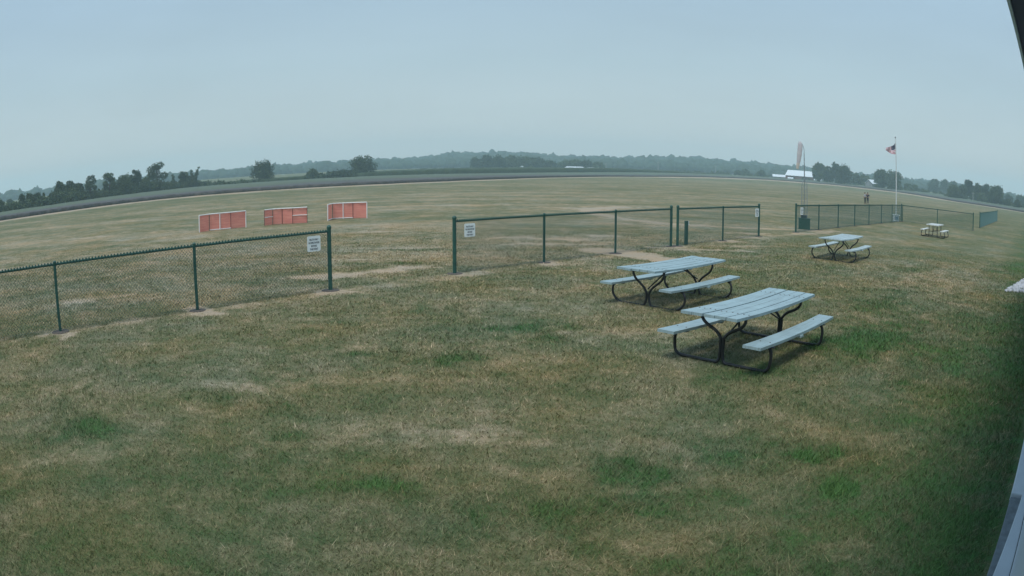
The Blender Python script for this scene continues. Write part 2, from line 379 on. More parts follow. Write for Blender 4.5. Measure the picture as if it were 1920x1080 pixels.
# ------------------------------------------------------------------ crops beyond the field
def ring_sector(name, az0, az1, da, nearf, farf, nr, top, mats, skirt=True, jitter=.05, attrs=True, edge_z=0.0):
    azs = np.arange(az0, az1 + .001, da); na = len(azs); ts = np.linspace(0, 1, nr)
    A = np.repeat(azs[None], nr, 0); n_, f_ = nearf(azs), farf(azs)
    n_ = n_ * (1 + (fbm(azs * 1.7, azs * 0, 51, 3) - .5) * .012)
    D = n_[None] + (f_ - n_)[None] * ts[:, None] ** 1.5
    x = D * np.sin(R(1) * A); y = D * np.cos(R(1) * A)
    Z = terr(D) + top + (fbm(x * .5, y * .5, 41, 3) - .5) * jitter * 2 + (rng.random(x.shape) - .5) * jitter
    Z[0] -= top * .12
    v = [np.c_[x.ravel(), y.ravel(), Z.ravel()]]
    i = np.arange(nr - 1)[:, None]; j = np.arange(na - 1)[None]
    f = [np.stack([i * na + j, i * na + j + 1, (i + 1) * na + j + 1, (i + 1) * na + j], -1).reshape(-1, 4)]
    side = [np.zeros(na * nr)]; depth = [np.repeat(ts, na)]
    base = na * nr
    for row, s in ((0, 1), (nr - 1, -1)):   # front and back skirts down to the soil
        xx, yy = x[row], y[row]
        v.append(np.c_[xx - s * .0, yy, terr(D[row]) - .05]); side.append(np.ones(na)); depth.append(np.full(na, ts[row]))
        a = row * na + np.arange(na - 1); b = base + np.arange(na - 1)
        f.append(np.stack([b, b + 1, a + 1, a], -1) if s > 0 else np.stack([a, a + 1, b + 1, b], -1)); base += na
    o = np_mesh(name, np.vstack(v), np.vstack(f), mats, dict(side=np.concatenate(side), depth=np.concatenate(depth)))
    return o
def crop_mat(name, front, near, far, noise_scale=.8, var=.35, streak=(1, 1, 1)):
    m = bpy.data.materials.new(name); m.use_nodes = True; t = m.node_tree; L = t.links
    b = t.nodes['Principled BSDF']; b.inputs['Roughness'].default_value = .9; b.inputs['Specular IOR Level'].default_value = .1
    a1 = t.nodes.new('ShaderNodeAttribute'); a1.attribute_name = 'depth'
    a2 = t.nodes.new('ShaderNodeAttribute'); a2.attribute_name = 'side'
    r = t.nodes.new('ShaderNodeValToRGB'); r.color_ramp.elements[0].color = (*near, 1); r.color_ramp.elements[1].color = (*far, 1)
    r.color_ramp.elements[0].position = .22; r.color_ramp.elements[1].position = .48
    g = t.nodes.new('ShaderNodeNewGeometry'); n = t.nodes.new('ShaderNodeTexNoise'); n.inputs['Scale'].default_value = noise_scale; n.inputs['Detail'].default_value = 6; n.inputs['Roughness'].default_value = .7
    mp_ = t.nodes.new('ShaderNodeMapping'); mp_.inputs['Scale'].default_value = streak; mp_.inputs['Rotation'].default_value = (0, 0, R(-46))
    L.new(g.outputs['Position'], mp_.inputs[0]); L.new(mp_.outputs[0], n.inputs[0])
    n2 = t.nodes.new('ShaderNodeTexNoise'); n2.inputs['Scale'].default_value = .03; L.new(g.outputs['Position'], n2.inputs[0])
    ad = t.nodes.new('ShaderNodeMath'); ad.operation = 'MULTIPLY_ADD'; ad.inputs[1].default_value = .8; L.new(n2.outputs[0], ad.inputs[0])
    sb = t.nodes.new('ShaderNodeMath'); sb.operation = 'SUBTRACT'; sb.inputs[1].default_value = .4; L.new(a1.outputs['Fac'], sb.inputs[0]); L.new(sb.outputs[0], ad.inputs[2])
    L.new(ad.outputs[0], r.inputs[0])
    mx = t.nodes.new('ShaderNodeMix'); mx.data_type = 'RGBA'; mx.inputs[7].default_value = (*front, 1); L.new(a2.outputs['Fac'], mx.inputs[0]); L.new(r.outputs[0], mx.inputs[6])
    sc_ = t.nodes.new('ShaderNodeVectorMath'); sc_.operation = 'SCALE'
    mr_ = t.nodes.new('ShaderNodeMapRange'); mr_.inputs[1].default_value = .3; mr_.inputs[2].default_value = .7; mr_.inputs[3].default_value = 1 - var; mr_.inputs[4].default_value = 1 + var
    L.new(n.outputs[0], mr_.inputs[0]); L.new(mx.outputs[2], sc_.inputs[0]); L.new(mr_.outputs[0], sc_.inputs['Scale']); L.new(sc_.outputs[0], b.inputs['Base Color'])
    return m
M_soy = crop_mat('low_crop', (.040, .044, .034), (.108, .104, .102), (.118, .142, .098), 1.5, .38, (.12, 1.6, 1))  # dark first colour paints the shade on the crop's upright edge
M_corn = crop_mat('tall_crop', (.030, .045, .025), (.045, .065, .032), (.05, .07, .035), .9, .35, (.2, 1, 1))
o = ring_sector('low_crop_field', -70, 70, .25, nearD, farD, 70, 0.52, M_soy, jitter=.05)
tag(o, 'low purplish green crop field beyond the mown grass', 'crop field', kind='stuff')
def corn_top(az): return 1
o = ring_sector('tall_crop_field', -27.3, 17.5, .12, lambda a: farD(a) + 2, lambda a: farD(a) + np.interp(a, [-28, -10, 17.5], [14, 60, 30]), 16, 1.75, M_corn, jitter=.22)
# the crop stands taller towards the middle
me = o.data; co = np.empty(len(me.vertices) * 3, np.float32); me.vertices.foreach_get('co', co); co = co.reshape(-1, 3)
azv = np.degrees(np.arctan2(co[:, 0], co[:, 1])); gzv = terr(np.hypot(co[:, 0], co[:, 1]))
co[:, 2] = np.where(co[:, 2] > gzv, gzv + (co[:, 2] - gzv) * np.interp(azv, [-27, -20, -12, -5, 8, 17], [.62, .72, .95, 1.2, 1.15, .35]), co[:, 2])
me.vertices.foreach_set('co', co.ravel()); me.update()
tag(o, 'dark green tall crop strip behind the low crop field', 'crop field', kind='stuff')

# ------------------------------------------------------------------ foliage
def leaf_mat(name, c1, c2, sc_=.6):
    m = bpy.data.materials.new(name); m.use_nodes = True; t = m.node_tree; L = t.links
    b = t.nodes['Principled BSDF']; b.inputs['Roughness'].default_value = .8; b.inputs['Specular IOR Level'].default_value = .2
    g = t.nodes.new('ShaderNodeNewGeometry'); n = t.nodes.new('ShaderNodeTexNoise'); n.inputs['Scale'].default_value = sc_; n.inputs['Detail'].default_value = 4
    L.new(g.outputs['Position'], n.inputs[0])
    ri = t.nodes.new('ShaderNodeObjectInfo')
    ad = t.nodes.new('ShaderNodeMath'); ad.operation = 'MULTIPLY_ADD'; ad.inputs[1].default_value = .4; L.new(ri.outputs['Random'], ad.inputs[0]); 
    sb = t.nodes.new('ShaderNodeMath'); sb.operation = 'SUBTRACT'; sb.inputs[1].default_value = .2; L.new(n.outputs[0], sb.inputs[0]); L.new(sb.outputs[0], ad.inputs[2])
    r = t.nodes.new('ShaderNodeValToRGB'); r.color_ramp.elements[0].position = .3; r.color_ramp.elements[1].position = .7
    r.color_ramp.elements[0].color = (*c1, 1); r.color_ramp.elements[1].color = (*c2, 1)
    L.new(ad.outputs[0], r.inputs[0]); L.new(r.outputs[0], b.inputs['Base Color'])
    tr = t.nodes.new('ShaderNodeBsdfTranslucent'); mx = t.nodes.new('ShaderNodeMixShader'); mx.inputs[0].default_value = .18
    L.new(r.outputs[0], tr.inputs[0]); L.new(b.outputs[0], mx.inputs[1]); L.new(tr.outputs[0], mx.inputs[2]); L.new(mx.outputs[0], t.nodes['Material Output'].inputs[0])
    return m
M_leaf = leaf_mat('foliage', (.034, .058, .026), (.084, .118, .050))
M_leafw = leaf_mat('woodland_foliage', (.018, .036, .022), (.046, .074, .044), .12)
M_bark = mat('bark', (.10, .085, .07), .9, noise=.4, scale=3)

def leaf_cloud(centers, radii, n, size, rs, squash=.85, fill=.55):
    """leaf clumps on and in a set of lobes -> quads"""
    centers = np.asarray(centers, float); radii = np.asarray(radii, float)
    wgt = radii ** 2; wgt /= wgt.sum(); k = rs.choice(len(radii), n, p=wgt)
    d = rs.normal(size=(n, 3)); d /= np.linalg.norm(d, axis=1)[:, None]
    rr = radii[k] * (fill + (1 - fill) * rs.random(n) ** .5) * (1 + .13 * rs.normal(size=n)) * np.where(rs.random(n) < .14, 1.34, 1)
    p = centers[k] + d * rr[:, None] * np.array([1, 1, squash])
    q = rs.normal(size=(n, 3)); q /= np.linalg.norm(q, axis=1)[:, None]
    nv = d * .7 + q * .9; nv /= np.linalg.norm(nv, axis=1)[:, None]
    a = np.cross(nv, rs.normal(size=(n, 3))); a /= np.linalg.norm(a, axis=1)[:, None]; b = np.cross(nv, a)
    s = size * (.55 + .9 * rs.random(n))[:, None]
    a *= s; b *= s * (.55 + .5 * rs.random(n))[:, None]
    V = np.stack([p - a * .9 - b * .3, p + a * .2 - b, p + a - b * -.2, p - a * .1 + b], 1)
    return V.reshape(-1, 3), np.arange(4 * n).reshape(n, 4)

def tree(name, label, az, d, H, W, style, group, cat='tree', parts=True, density=1.0):
    rs = np.random.default_rng(int(abs(az) * 997 + d * 13))
    x, y = d * math.sin(R(az)), d * math.cos(R(az)); z = float(terr(d))
    root = thing(name, label, cat, (x, y, z), rs.random() * 6.28 * 0, group)
    L = []; base_h = .0
    if d < 260: W *= 1.22
    W2 = W / 2
    # local frame: u = across the line of sight is not needed, crowns are round
    def lobe(u, v, zz, r_): L.append((u, v, zz, r_))
    if style in ('round', 'm', 'pale'):
        for i in range(9):
            a = rs.random() * 6.28; q = rs.random() ** .5
            zz = H * (.30 + .5 * rs.random()); lim = math.sqrt(max(.1, 1 - ((zz / H - .42) / .6) ** 2))
            r_ = W2 * (.36 + .18 * rs.random())
            lobe(math.cos(a) * (W2 - r_) * q * lim, math.sin(a) * (W2 - r_) * q * lim, zz, r_)
        lobe((rs.random() - .5) * W2 * .5, 0, H - W2 * .42, W2 * .42); lobe(0, 0, H * .42, min(W2, H / 2) * .72)
        for s in (-1, 1): lobe(s * W2 * .6, 0, H * .25, min(W2 * .42, H * .25))
    elif style == 'oak':
        for i in range(14):
            a = rs.random() * 6.28; q = .35 + .65 * rs.random()
            zz = H * (.25 + .6 * rs.random()); lim = math.sqrt(max(.08, 1 - ((zz / H - .45) / .58) ** 2))
            r_ = W2 * (.30 + .18 * rs.random())
            lobe(math.cos(a) * (W2 - r_) * q * lim, math.sin(a) * (W2 - r_) * q * lim, zz, r_)
        for s in (-1, 1): lobe(s * W2 * .62, 0, H * (.5 + .25 * rs.random()), W2 * .36)
        lobe(-W2 * .25, 0, H - W2 * .30, W2 * .30); lobe(W2 * .3, 0, H * .86, W2 * .28); lobe(0, 0, H * .45, min(W2, H / 2) * .55)
    elif style == 'spire':
        for i in range(9):
            t_ = i / 8; r_ = max(.12 * W, W2 * (1 - t_) * .75); lobe((rs.random() - .5) * .3 * W2, (rs.random() - .5) * .3 * W2, H * (.12 + .82 * t_), r_)
    elif style == 'airy':
        for i in range(12):
            a = rs.random() * 6.28; q = .3 + .7 * rs.random(); zz = H * (.42 + .5 * rs.random())
            r_ = W2 * (.17 + .13 * rs.random()); lim = math.sqrt(max(.1, 1 - ((zz / H - .68) / .36) ** 2))
            lobe(math.cos(a) * (W2 - r_) * q * lim, math.sin(a) * (W2 - r_) * q * lim * .8, zz, r_)
        lobe(W2 * .25, 0, H - W2 * .28, W2 * .28); lobe(-W2 * .5, 0, H * .6, W2 * .3); lobe(W2 * .6, 0, H * .52, W2 * .24)
        for s in range(5): lobe((rs.random() - .5) * W, (rs.random() - .5) * W * .5, H * .16, H * .17)
    elif style == 'forked':
        for s, hh in ((-1, .80), (1, 1.0), (-.1, .86)):
            for i in range(6):
                t_ = i / 5; lobe(s * W2 * (.2 + .6 * t_), (rs.random() - .5) * .3, H * hh * (.25 + .70 * t_), W2 * (.34 - .2 * t_))
        for s in range(4): lobe((rs.random() - .5) * W * .8, 0, H * .25, W2 * .35)
    c = [(a, b, zz) for a, b, zz, r_ in L]; r_ = [q[3] for q in L]
    px = d / 738.0
    size = max(.12, px * .62) if style != 'm' else max(.22, px * .9)
    area = sum(q * q for q in r_) * 12.6
    n = int(min(5200, max(160, area / (size * size) * (.95 if style in ('oak', 'round', 'm', 'pale', 'spire') else .62))) * density)
    V, F = leaf_cloud(c, r_, n, size, rs)
    V[:, 2] = np.maximum(V[:, 2], .02)
    cr = np_mesh('crown', V, F, M_leaf); cr.parent = root
    mb = MB(); tr = max(.06, H * .022)
    mb.tube([(0, 0, -.15), (rs.normal() * .1, 0, H * .3), (rs.normal() * .2, rs.normal() * .1, H * .72)], [tr * 1.3, tr, tr * .4], 7)
    for i in range(7 if style in ('airy', 'forked', 'oak') else 3):
        q = L[rs.integers(len(L))]; h0 = H * (.22 + .25 * rs.random())
        mb.tube([(0, 0, h0), (q[0] * .5, q[1] * .5, (h0 + q[2]) / 2 + .1), (q[0], q[1], q[2])], [tr * .55, tr * .35, tr * .15], 5)
    mb.build('trunk', M_bark, root)
    return root
GL = 'trees in the line behind the left crop field'
GM = 'dark trees in the row far off below the middle hill'
GR = 'trees around the white roofed barn'
GG = 'trees in the grove at the far right horizon'
TREES = [
 (-44.81, 150, 3.1, 3.1, 'round', 'dark bushy tree cut by the left edge of the view', GL),
 (-43.74, 240, 2.8, 3.1, 'pale', 'faint hazy treetop showing behind the left end of the tree line', GL),
 (-43.26, 152, 1.8, 2.4, 'round', 'lowest dark shrub-like tree near the left end of the tree line', GL),
 (-42.42, 155, 3.7, 2.4, 'round', 'left one of the two round-headed dark trees at the left end', GL),
 (-41.65, 156, 3.7, 2.4, 'round', 'right one of the two round-headed dark trees at the left end', GL),
 (-40.83, 160, 3.6, 2.7, 'round', 'rounded tree just left of the small pointed tree at the left end', GL),
 (-40.17, 158, 3.3, 1.8, 'spire', 'small pointed tree beside the round-headed ones on the left', GL),
 (-39.36, 160, 3.2, 2.7, 'round', 'low tree filling the dip before the tall leafy clump on the left', GL),
 (-38.57, 165, 5.6, 3.1, 'oak', 'left-hand tree of the tall leafy clump in the left tree line', GL),
 (-37.58, 168, 5.5, 3.3, 'oak', 'middle tree of the tall leafy clump in the left tree line', GL),
 (-36.69, 170, 4.7, 3.3, 'oak', 'right and lower tree of the tall leafy clump in the left tree line', GL),
 (-35.52, 172, 6.2, 4.1, 'airy', 'airy tree with sky gaps just right of the tall leafy clump', GL),
 (-33.72, 178, 6.4, 4.4, 'airy', 'thin separate tree with a bare stem and a limb reaching right', GL),
 (-32.38, 180, 5.6, 4.3, 'oak', 'broad flat-topped tree right of the thin bare-stemmed one', GL),
 (-31.26, 190, 6.9, 3.6, 'oak', 'narrow-topped dark tree rising above its broad neighbours', GL),
 (-30.26, 195, 4.7, 4.0, 'round', 'low dark tree at the foot of the tallest tree, on its left', GL),
 (-29.25, 200, 8.7, 6.8, 'airy', 'tallest tree of the left line, wide crown with a gap of sky', GL),
 (-27.78, 212, 4.8, 2.5, 'spire', 'small slim tree just right of the tallest tree', GL),
 (-26.94, 214, 5.5, 2.7, 'oak', 'narrow tree touching the spiky one at the right end of the line', GL),
 (-26.09, 216, 6.5, 4.8, 'forked', 'spiky forked tree ending the left tree line', GL),
 (-20.01, 225, 7.4, 7.1, 'oak', 'solitary dark tree with lumpy crown above the leftmost red barrier', None),
 (-15.89, 230, 3.9, 3.7, 'round', 'small pointed bush standing in the hedge between the two solitary trees', None),
 (-11.68, 248, 7.5, 8.4, 'oak', 'solitary broad reddish dark tree above the rightmost red barrier', None),
 (-2.76, 430, 6.6, 7.8, 'm', 'first and lower tree at the left end of the far dark row', GM),
 (-1.97, 435, 8.0, 9.9, 'm', 'tallest tree of the far dark row, second from its left end', GM),
 (-1.02, 430, 7.8, 10.5, 'm', 'third tree from the left end of the far dark row', GM),
 (-0.06, 440, 7.6, 10.0, 'm', 'fourth tree from the left end of the far dark row', GM),
 (0.89, 430, 6.9, 10.5, 'm', 'fifth tree from the left of the far dark row, above a tiny white gable', GM),
 (1.89, 440, 6.3, 10.7, 'm', 'sixth tree from the left end of the far dark row', GM),
 (2.84, 435, 5.1, 9.9, 'm', 'low seventh tree of the far dark row, left of the white sheds', GM),
 (3.97, 450, 4.7, 9.4, 'm', 'far tree rising behind the left end of the long white shed', GM),
 (4.84, 448, 5.3, 10.2, 'm', 'far tree rising behind the middle of the long white shed', GM),
 (5.76, 452, 4.5, 10.3, 'm', 'far tree behind the gap between the two white sheds', GM),
 (6.68, 448, 3.0, 10.2, 'm', 'lowest far tree, behind the right-hand white shed', GM),
 (18.01, 470, 2.6, 6.2, 'm', 'leftmost of three small trees out left of the white barn', None),
 (18.61, 475, 3.9, 5.9, 'm', 'middle of three small trees out left of the white barn', None),
 (19.91, 470, 3.9, 8.1, 'm', 'rightmost of three small trees out left of the white barn', None),
 (24.96, 400, 10.8, 10.0, 'oak', 'dark tree standing right against the white roofed barn', GR),
 (25.78, 405, 9.9, 6.4, 'm', 'lower tree between the barn tree and the double-headed tree', GR),
 (26.38, 410, 12.4, 8.2, 'oak', 'highest tree right of the barn, with a double head', GR),
 (27.17, 385, 10.7, 11.5, 'round', 'big rounded greener tree in front, right of the barn', GR),
 (28.29, 420, 7.4, 6.0, 'm', 'low tree just right of the big rounded one', GR),
 (28.99, 430, 6.6, 8.0, 'm', 'low tree directly left of the small pale house', GR),
 (30.5, 380, 10.5, 9.8, 'oak', 'left half of the pair of big trees behind the flagpole', GR),
 (31.72, 375, 10.2, 11.8, 'oak', 'right half of the pair of big trees, crossed by the flagpole', GR),
 (33.01, 400, 4.0, 7.1, 'm', 'small dark tree just right of the flagpole', GR),
 (33.67, 400, 3.8, 5.0, 'm', 'second small dark tree right of the flagpole', GR),
 (35.53, 520, 9.6, 12.2, 'm', 'pale distant tree at the left end of the far right grove', GG),
 (36.52, 520, 10.5, 8.6, 'm', 'pale narrow distant tree, second in the far right grove', GG),
 (37.41, 500, 9.8, 10.6, 'm', 'pale distant tree peeping over the round dark one', GG),
 (37.46, 330, 6.0, 8.0, 'round', 'nearer round dark tree at the left front of the far right grove', GG),
 (38.36, 335, 7.1, 6.6, 'm', 'lower tree in the dip of the far right grove', GG),
 (39.06, 345, 9.8, 7.5, 'oak', 'highest two-pointed tree of the far right grove', GG),
 (39.9, 340, 8.8, 7.1, 'm', 'tree directly right of the two-pointed highest one', GG),
 (40.74, 335, 9.0, 7.0, 'round', 'round tree in the right part of the far right grove', GG),
 (41.78, 315, 8.5, 10.2, 'oak', 'big dark rounded tree closing the grove on the right', GG),
 (42.91, 310, 3.1, 5.1, 'm', 'small bush at the foot of the big closing tree', GG),
 (43.11, 420, 5.2, 6.6, 'm', 'pale small tree beyond the right end of the grove', GG),
 (43.92, 300, 3.4, 4.4, 'round', 'separate dark round bush near the right edge of the view', GG),
 (44.37, 420, 5.6, 9.5, 'm', 'pale hazy tree cut by the right edge of the view', GG)]
for az, d, H, W, st, lab, grp in TREES:
    nm = 'bush' if 'bush' in lab or 'shrub' in lab else ('distant_tree' if st == 'm' else 'field_tree')
    tree(nm, lab, az, d, H, W, st, grp, cat='bush' if nm == 'bush' else 'tree')

# scrub along the foot of the tree lines: nobody could count it
def scrub(name, label, azs, dist, hts, wid, dens, seed, mat_=None, size=.2):
    rs = np.random.default_rng(seed); c = []; r_ = []
    a0, a1 = azs[0], azs[-1]; length = np.mean(dist) * R(a1 - a0); n = int(length / wid * dens)
    for i in range(n):
        a = a0 + (a1 - a0) * rs.random(); d = np.interp(a, azs, dist) + rs.normal() * wid * .8; h = np.interp(a, azs, hts) * (.55 + .6 * rs.random())
        c.append((d * math.sin(R(a)), d * math.cos(R(a)), float(terr(d)) + h * .45)); r_.append(h * .52)
    V, F = leaf_cloud(c, r_, int(sum(q * q for q in r_) * 12.6 / size ** 2 * .55), size, rs)
    V[:, 2] = np.maximum(V[:, 2], .02)
    o = np_mesh(name, V, F, mat_ or M_leaf); tag(o, label, 'undergrowth', kind='stuff')
scrub('undergrowth', 'dark scrub filling the foot of the left tree line', [-48, -45, -42, -38, -35, -31, -28, -25.6], [146, 147, 153, 163, 176, 190, 208, 222], [1.6, 1.9, 2.2, 3.4, 2.9, 3.6, 3.2, 2.2], 1.4, 3.2, 5, size=.26)
scrub('hedge', 'low uneven hedge between the tree line and the solitary tree', [-25.8, -22, -20], [220, 219, 222], [2.0, 1.6, 1.6], 1.4, 2.2, 6, size=.28)
scrub('hedge', 'dark green hedge leading to the broad solitary tree', [-16.4, -14, -12, -10.2], [226, 232, 240, 246], [2.4, 2.9, 3.1, 2.4], 1.6, 2.4, 8, size=.32)
scrub('undergrowth', 'dark scrub and shrubs around the far barn and farm trees', [21.5, 24.4, 27, 29, 31, 34, 36.5], [470, 425, 392, 405, 378, 395, 400], [2.0, 1.6, 3.2, 2.2, 3.2, 2.6, 1.8], 3.0, 2.2, 9, size=.55)
scrub('undergrowth', 'dark scrub under the far right grove', [36.5, 39, 42, 43, 45], [345, 335, 312, 318, 320], [2.2, 4.0, 4.0, 2.2, 1.6], 2.6, 2.4, 10, size=.5)
scrub('undergrowth', 'low dark scrub along the right far crop edge', [12, 15, 18, 21.5], [405, 440, 455, 460], [1.6, 1.8, 2.2, 2.0], 3.0, 2.0, 12, size=.5)

# the wooded ridge
RA = [-66, -50, -44, -36, -30, -25.2, -22.8, -19.6, -17, -15.2, -13.5, -10.9, -8.4, -6.7, -4.6, -2.5, -.4, 1.6, 3.7, 5.8, 8.3, 10, 12.1, 14.3, 16.5, 18.7, 21, 22.3, 24.7, 28, 30.4, 32.9, 35.5, 38.1, 41.3, 43, 44.7, 50, 66]
RE = [.35, .38, .40, .42, .46, .54, .62, .62, .71, .79, .72, .83, .88, .96, 1.22, 1.29, 1.32, 1.16, 1.02, .93, .95, 1.09, 1.13, 1.19, 1.18, 1.13, 1.07, 1.03, 1.07, .79, .87, .80, .95, .95, .74, .60, .60, .55, .5]
RIDGE = 950.0
def ridge_z(az, d):
    top = CAMH + RIDGE * np.tan(R(1) * np.interp(az, RA, RE)) - 8.0
    t_ = np.clip((d - 640) / (RIDGE - 640), 0, 1); t_ = t_ * t_ * (3 - 2 * t_)
    return 2.55 + np.maximum(top - 2.55, .2) * t_
def build_hill():
    azs = np.arange(-66, 66.1, 1.0); ds = np.concatenate([np.arange(620, 960, 20), [1100, 1300]])
    A, D = np.meshgrid(azs, ds); x = D * np.sin(R(1) * A); y = D * np.cos(R(1) * A)
    z = ridge_z(A, np.minimum(D, 950)); z = np.where(D > 960, z * .6, z); z[0] = 2.3; z[-1] = 2.0
    na = len(azs); i = np.arange(len(ds) - 1)[:, None]; j = np.arange(na - 1)[None]
    f = np.stack([i * na + j, i * na + j + 1, (i + 1) * na + j + 1, (i + 1) * na + j], -1).reshape(-1, 4)
    o = np_mesh('hill', np.c_[x.ravel(), y.ravel(), z.ravel()], f, mat('hill_floor', (.05, .06, .03), .9, noise=.3, scale=.02), smooth=True)
    tag(o, kind='structure')
build_hill()
def build_woods():
    rs = np.random.default_rng(21)
    import bmesh
    bm = bmesh.new(); bmesh.ops.create_icosphere(bm, subdivisions=2, radius=1)
    bv = np.array([v.co[:] for v in bm.verts]); bf = np.array([[v.index for v in f.verts] for f in bm.faces]); bm.free()
    n = 5200
    az = rs.random(n) * 126 - 63; d = np.sqrt(650 ** 2 + rs.random(n) * (960 ** 2 - 650 ** 2))
    # a crest row to give an uneven skyline
    az = np.concatenate([az, np.linspace(-63, 63, 380) + rs.normal(size=380) * .1]); d = np.concatenate([d, 945 + rs.normal(size=380) * 6]); n = len(az)
    x = d * np.sin(R(1) * az); y = d * np.cos(R(1) * az); z = ridge_z(az, d)
    rr = 4.0 + 2.6 * rs.random(n); hh = np.clip(rs.normal(5.4, 1.1, n), 3, 8.0)
    V = bv[None] * (1 + .22 * rs.normal(size=(n, len(bv), 1))) * rr[:, None, None]
    V[:, :, 2] = V[:, :, 2] * (hh / 8.5)[:, None] + hh[:, None] * .62
    V += np.c_[x, y, z][:, None]
    F = bf[None] + (np.arange(n) * len(bv))[:, None, None]
    o = np_mesh('woods', V.reshape(-1, 3), F.reshape(-1, 3), M_leafw); tag(o, 'hazy blue green wood covering the long far ridge', 'wood', kind='stuff')
build_woods()

# ------------------------------------------------------------------ far buildings and poles
M_white = mat('white_sheet_metal', (.78, .82, .84), .45, noise=.06, scale=2)
M_red = mat('weathered_red_boards', (.20, .10, .085), .85, noise=.3, scale=2)
M_grey = mat('grey_boards', (.34, .35, .36), .8, noise=.2, scale=2)
M_dark = mat('dark_opening', (.03, .03, .035), .9)
def hipped(name, label, az, d, Wd, Dp, eave, ridge, wall_m, roof_m, rz=0, ins=.0, doors=1, cat='barn', z=None, gambrel=False):
    x, y = d * math.sin(R(az)), d * math.cos(R(az)); zb = float(terr(d)) if z is None else z
    root = thing(name, label, cat, (x, y, zb), -R(az) + rz)
    mb = MB(); mb.box(0, 0, eave / 2 - .1, Wd, Dp, eave + .2)
    g = [(s * (Wd / 2 - .001), y_, z_) for s in (-1, 1) for y_, z_ in ((-Dp / 2, eave), (Dp / 2, eave), (0, ridge - .1))]
    mb.add(g, [(0, 1, 2), (3, 5, 4)]); mb.build('wall', wall_m, root)
    o_ = .35; t_ = .12; mb = MB()
    prof = [(-Dp / 2 - o_, eave - .15), (0, ridge)] if not gambrel else [(-Dp / 2 - o_, eave - .15), (-Dp * .34, eave + (ridge - eave) * .62), (0, ridge)]
    prof = prof + [(-a, b) for a, b in reversed(prof[:-1])]
    X0 = Wd / 2 + o_; vs = []
    for k, (a, b) in enumerate(prof):
        vs += [(-X0 + ins * (b > eave + .3), a, b), (X0 - ins * (b > eave + .3), a, b), (-X0 + ins * (b > eave + .3), a, b + t_), (X0 - ins * (b > eave + .3), a, b + t_)]
    fs = []
    for k in range(len(prof) - 1):
        p = 4 * k; q = p + 4; fs += [(p + 2, p + 3, q + 3, q + 2), (p + 1, p, q, q + 1), (p, p + 2, q + 2, q), (p + 3, p + 1, q + 1, q + 3)]
    mb.add(vs, fs + [(0, 1, 3, 2)]); mb.build('roof', roof_m, root)
    for i in range(doors):
        cx = (i - (doors - 1) / 2) * Wd / max(1, doors) * .9
        MB().box(cx, -Dp / 2 - .03, eave * .36, min(3, Wd * .14), .08, eave * .7).build('door', M_dark, root)
    return root
hipped('barn', 'red brown barn with long white metal roof, behind the windsock', 23.24, 450, 18.2, 10, 2.4, 5.7, M_red, M_white, rz=R(-8), ins=1.2, doors=2)
hipped('shed', 'low white roofed shed just left of the barn', 21.5, 458, 9.6, 7, .9, 2.2, M_grey, M_white, rz=R(6), doors=1, cat='shed')
hipped('shed', 'long white roofed farm shed in the far middle, larger of the two', 4.85, 400, 10.8, 6.5, .9, 1.7, M_grey, M_white, rz=R(5), ins=1.5, doors=2, cat='shed', z=1.75)
hipped('shed', 'smaller white roofed farm shed, right of the larger one in the far middle', 6.3, 404, 7.4, 5.6, .7, 1.4, M_grey, M_white, rz=R(-8), ins=1.0, doors=1, cat='shed', z=1.75)
hipped('house', 'small pale gabled house in the gap between farm trees', 29.6, 395, 5.4, 5.4, 2.2, 4.2, M_grey, M_white, rz=R(55), doors=1, cat='house')
hipped('shed', 'tiny white gabled shed before the far dark tree row', .75, 395, 2.4, 2.6, .9, 2.0, M_white, M_white, rz=R(80), doors=0, cat='shed')
hipped('shed', 'small white hut in front of the barn wall', 22.42, 432, 3.0, 2.4, .7, 1.2, M_white, M_white, doors=0, cat='shed')
hipped('shed', 'small white hut at the right corner of the barn', 24.85, 428, 4.4, 3.0, 1.0, 1.7, M_white, M_white, rz=R(-20), doors=0, cat='shed')
M_pole = mat('weathered_pole', (.36, .36, .36), .8, noise=.2)
for az, d, H, lab in ((7.31, 480, 4.0, 'utility pole furthest left, just right of the far white sheds'), (11.46, 470, 6.2, 'middle utility pole on the far plain below the ridge'), (16.13, 470, 5.4, 'utility pole furthest right, left of the three small trees'), (39.4, 300, 4.3, 'pale utility pole in front of the far right grove')):
    x, y = d * math.sin(R(az)), d * math.cos(R(az)); t = thing('utility_pole', lab, 'pole', (x, y, float(terr(d))), -R(az), 'far utility poles')
    MB().tube([(0, 0, -.2), (0, 0, H)], [.16, .10], 8).build('pole', M_pole, t)
    MB().box(0, -.12, H - .5, 1.6, .1, .12).build('crossarm', M_pole, t)

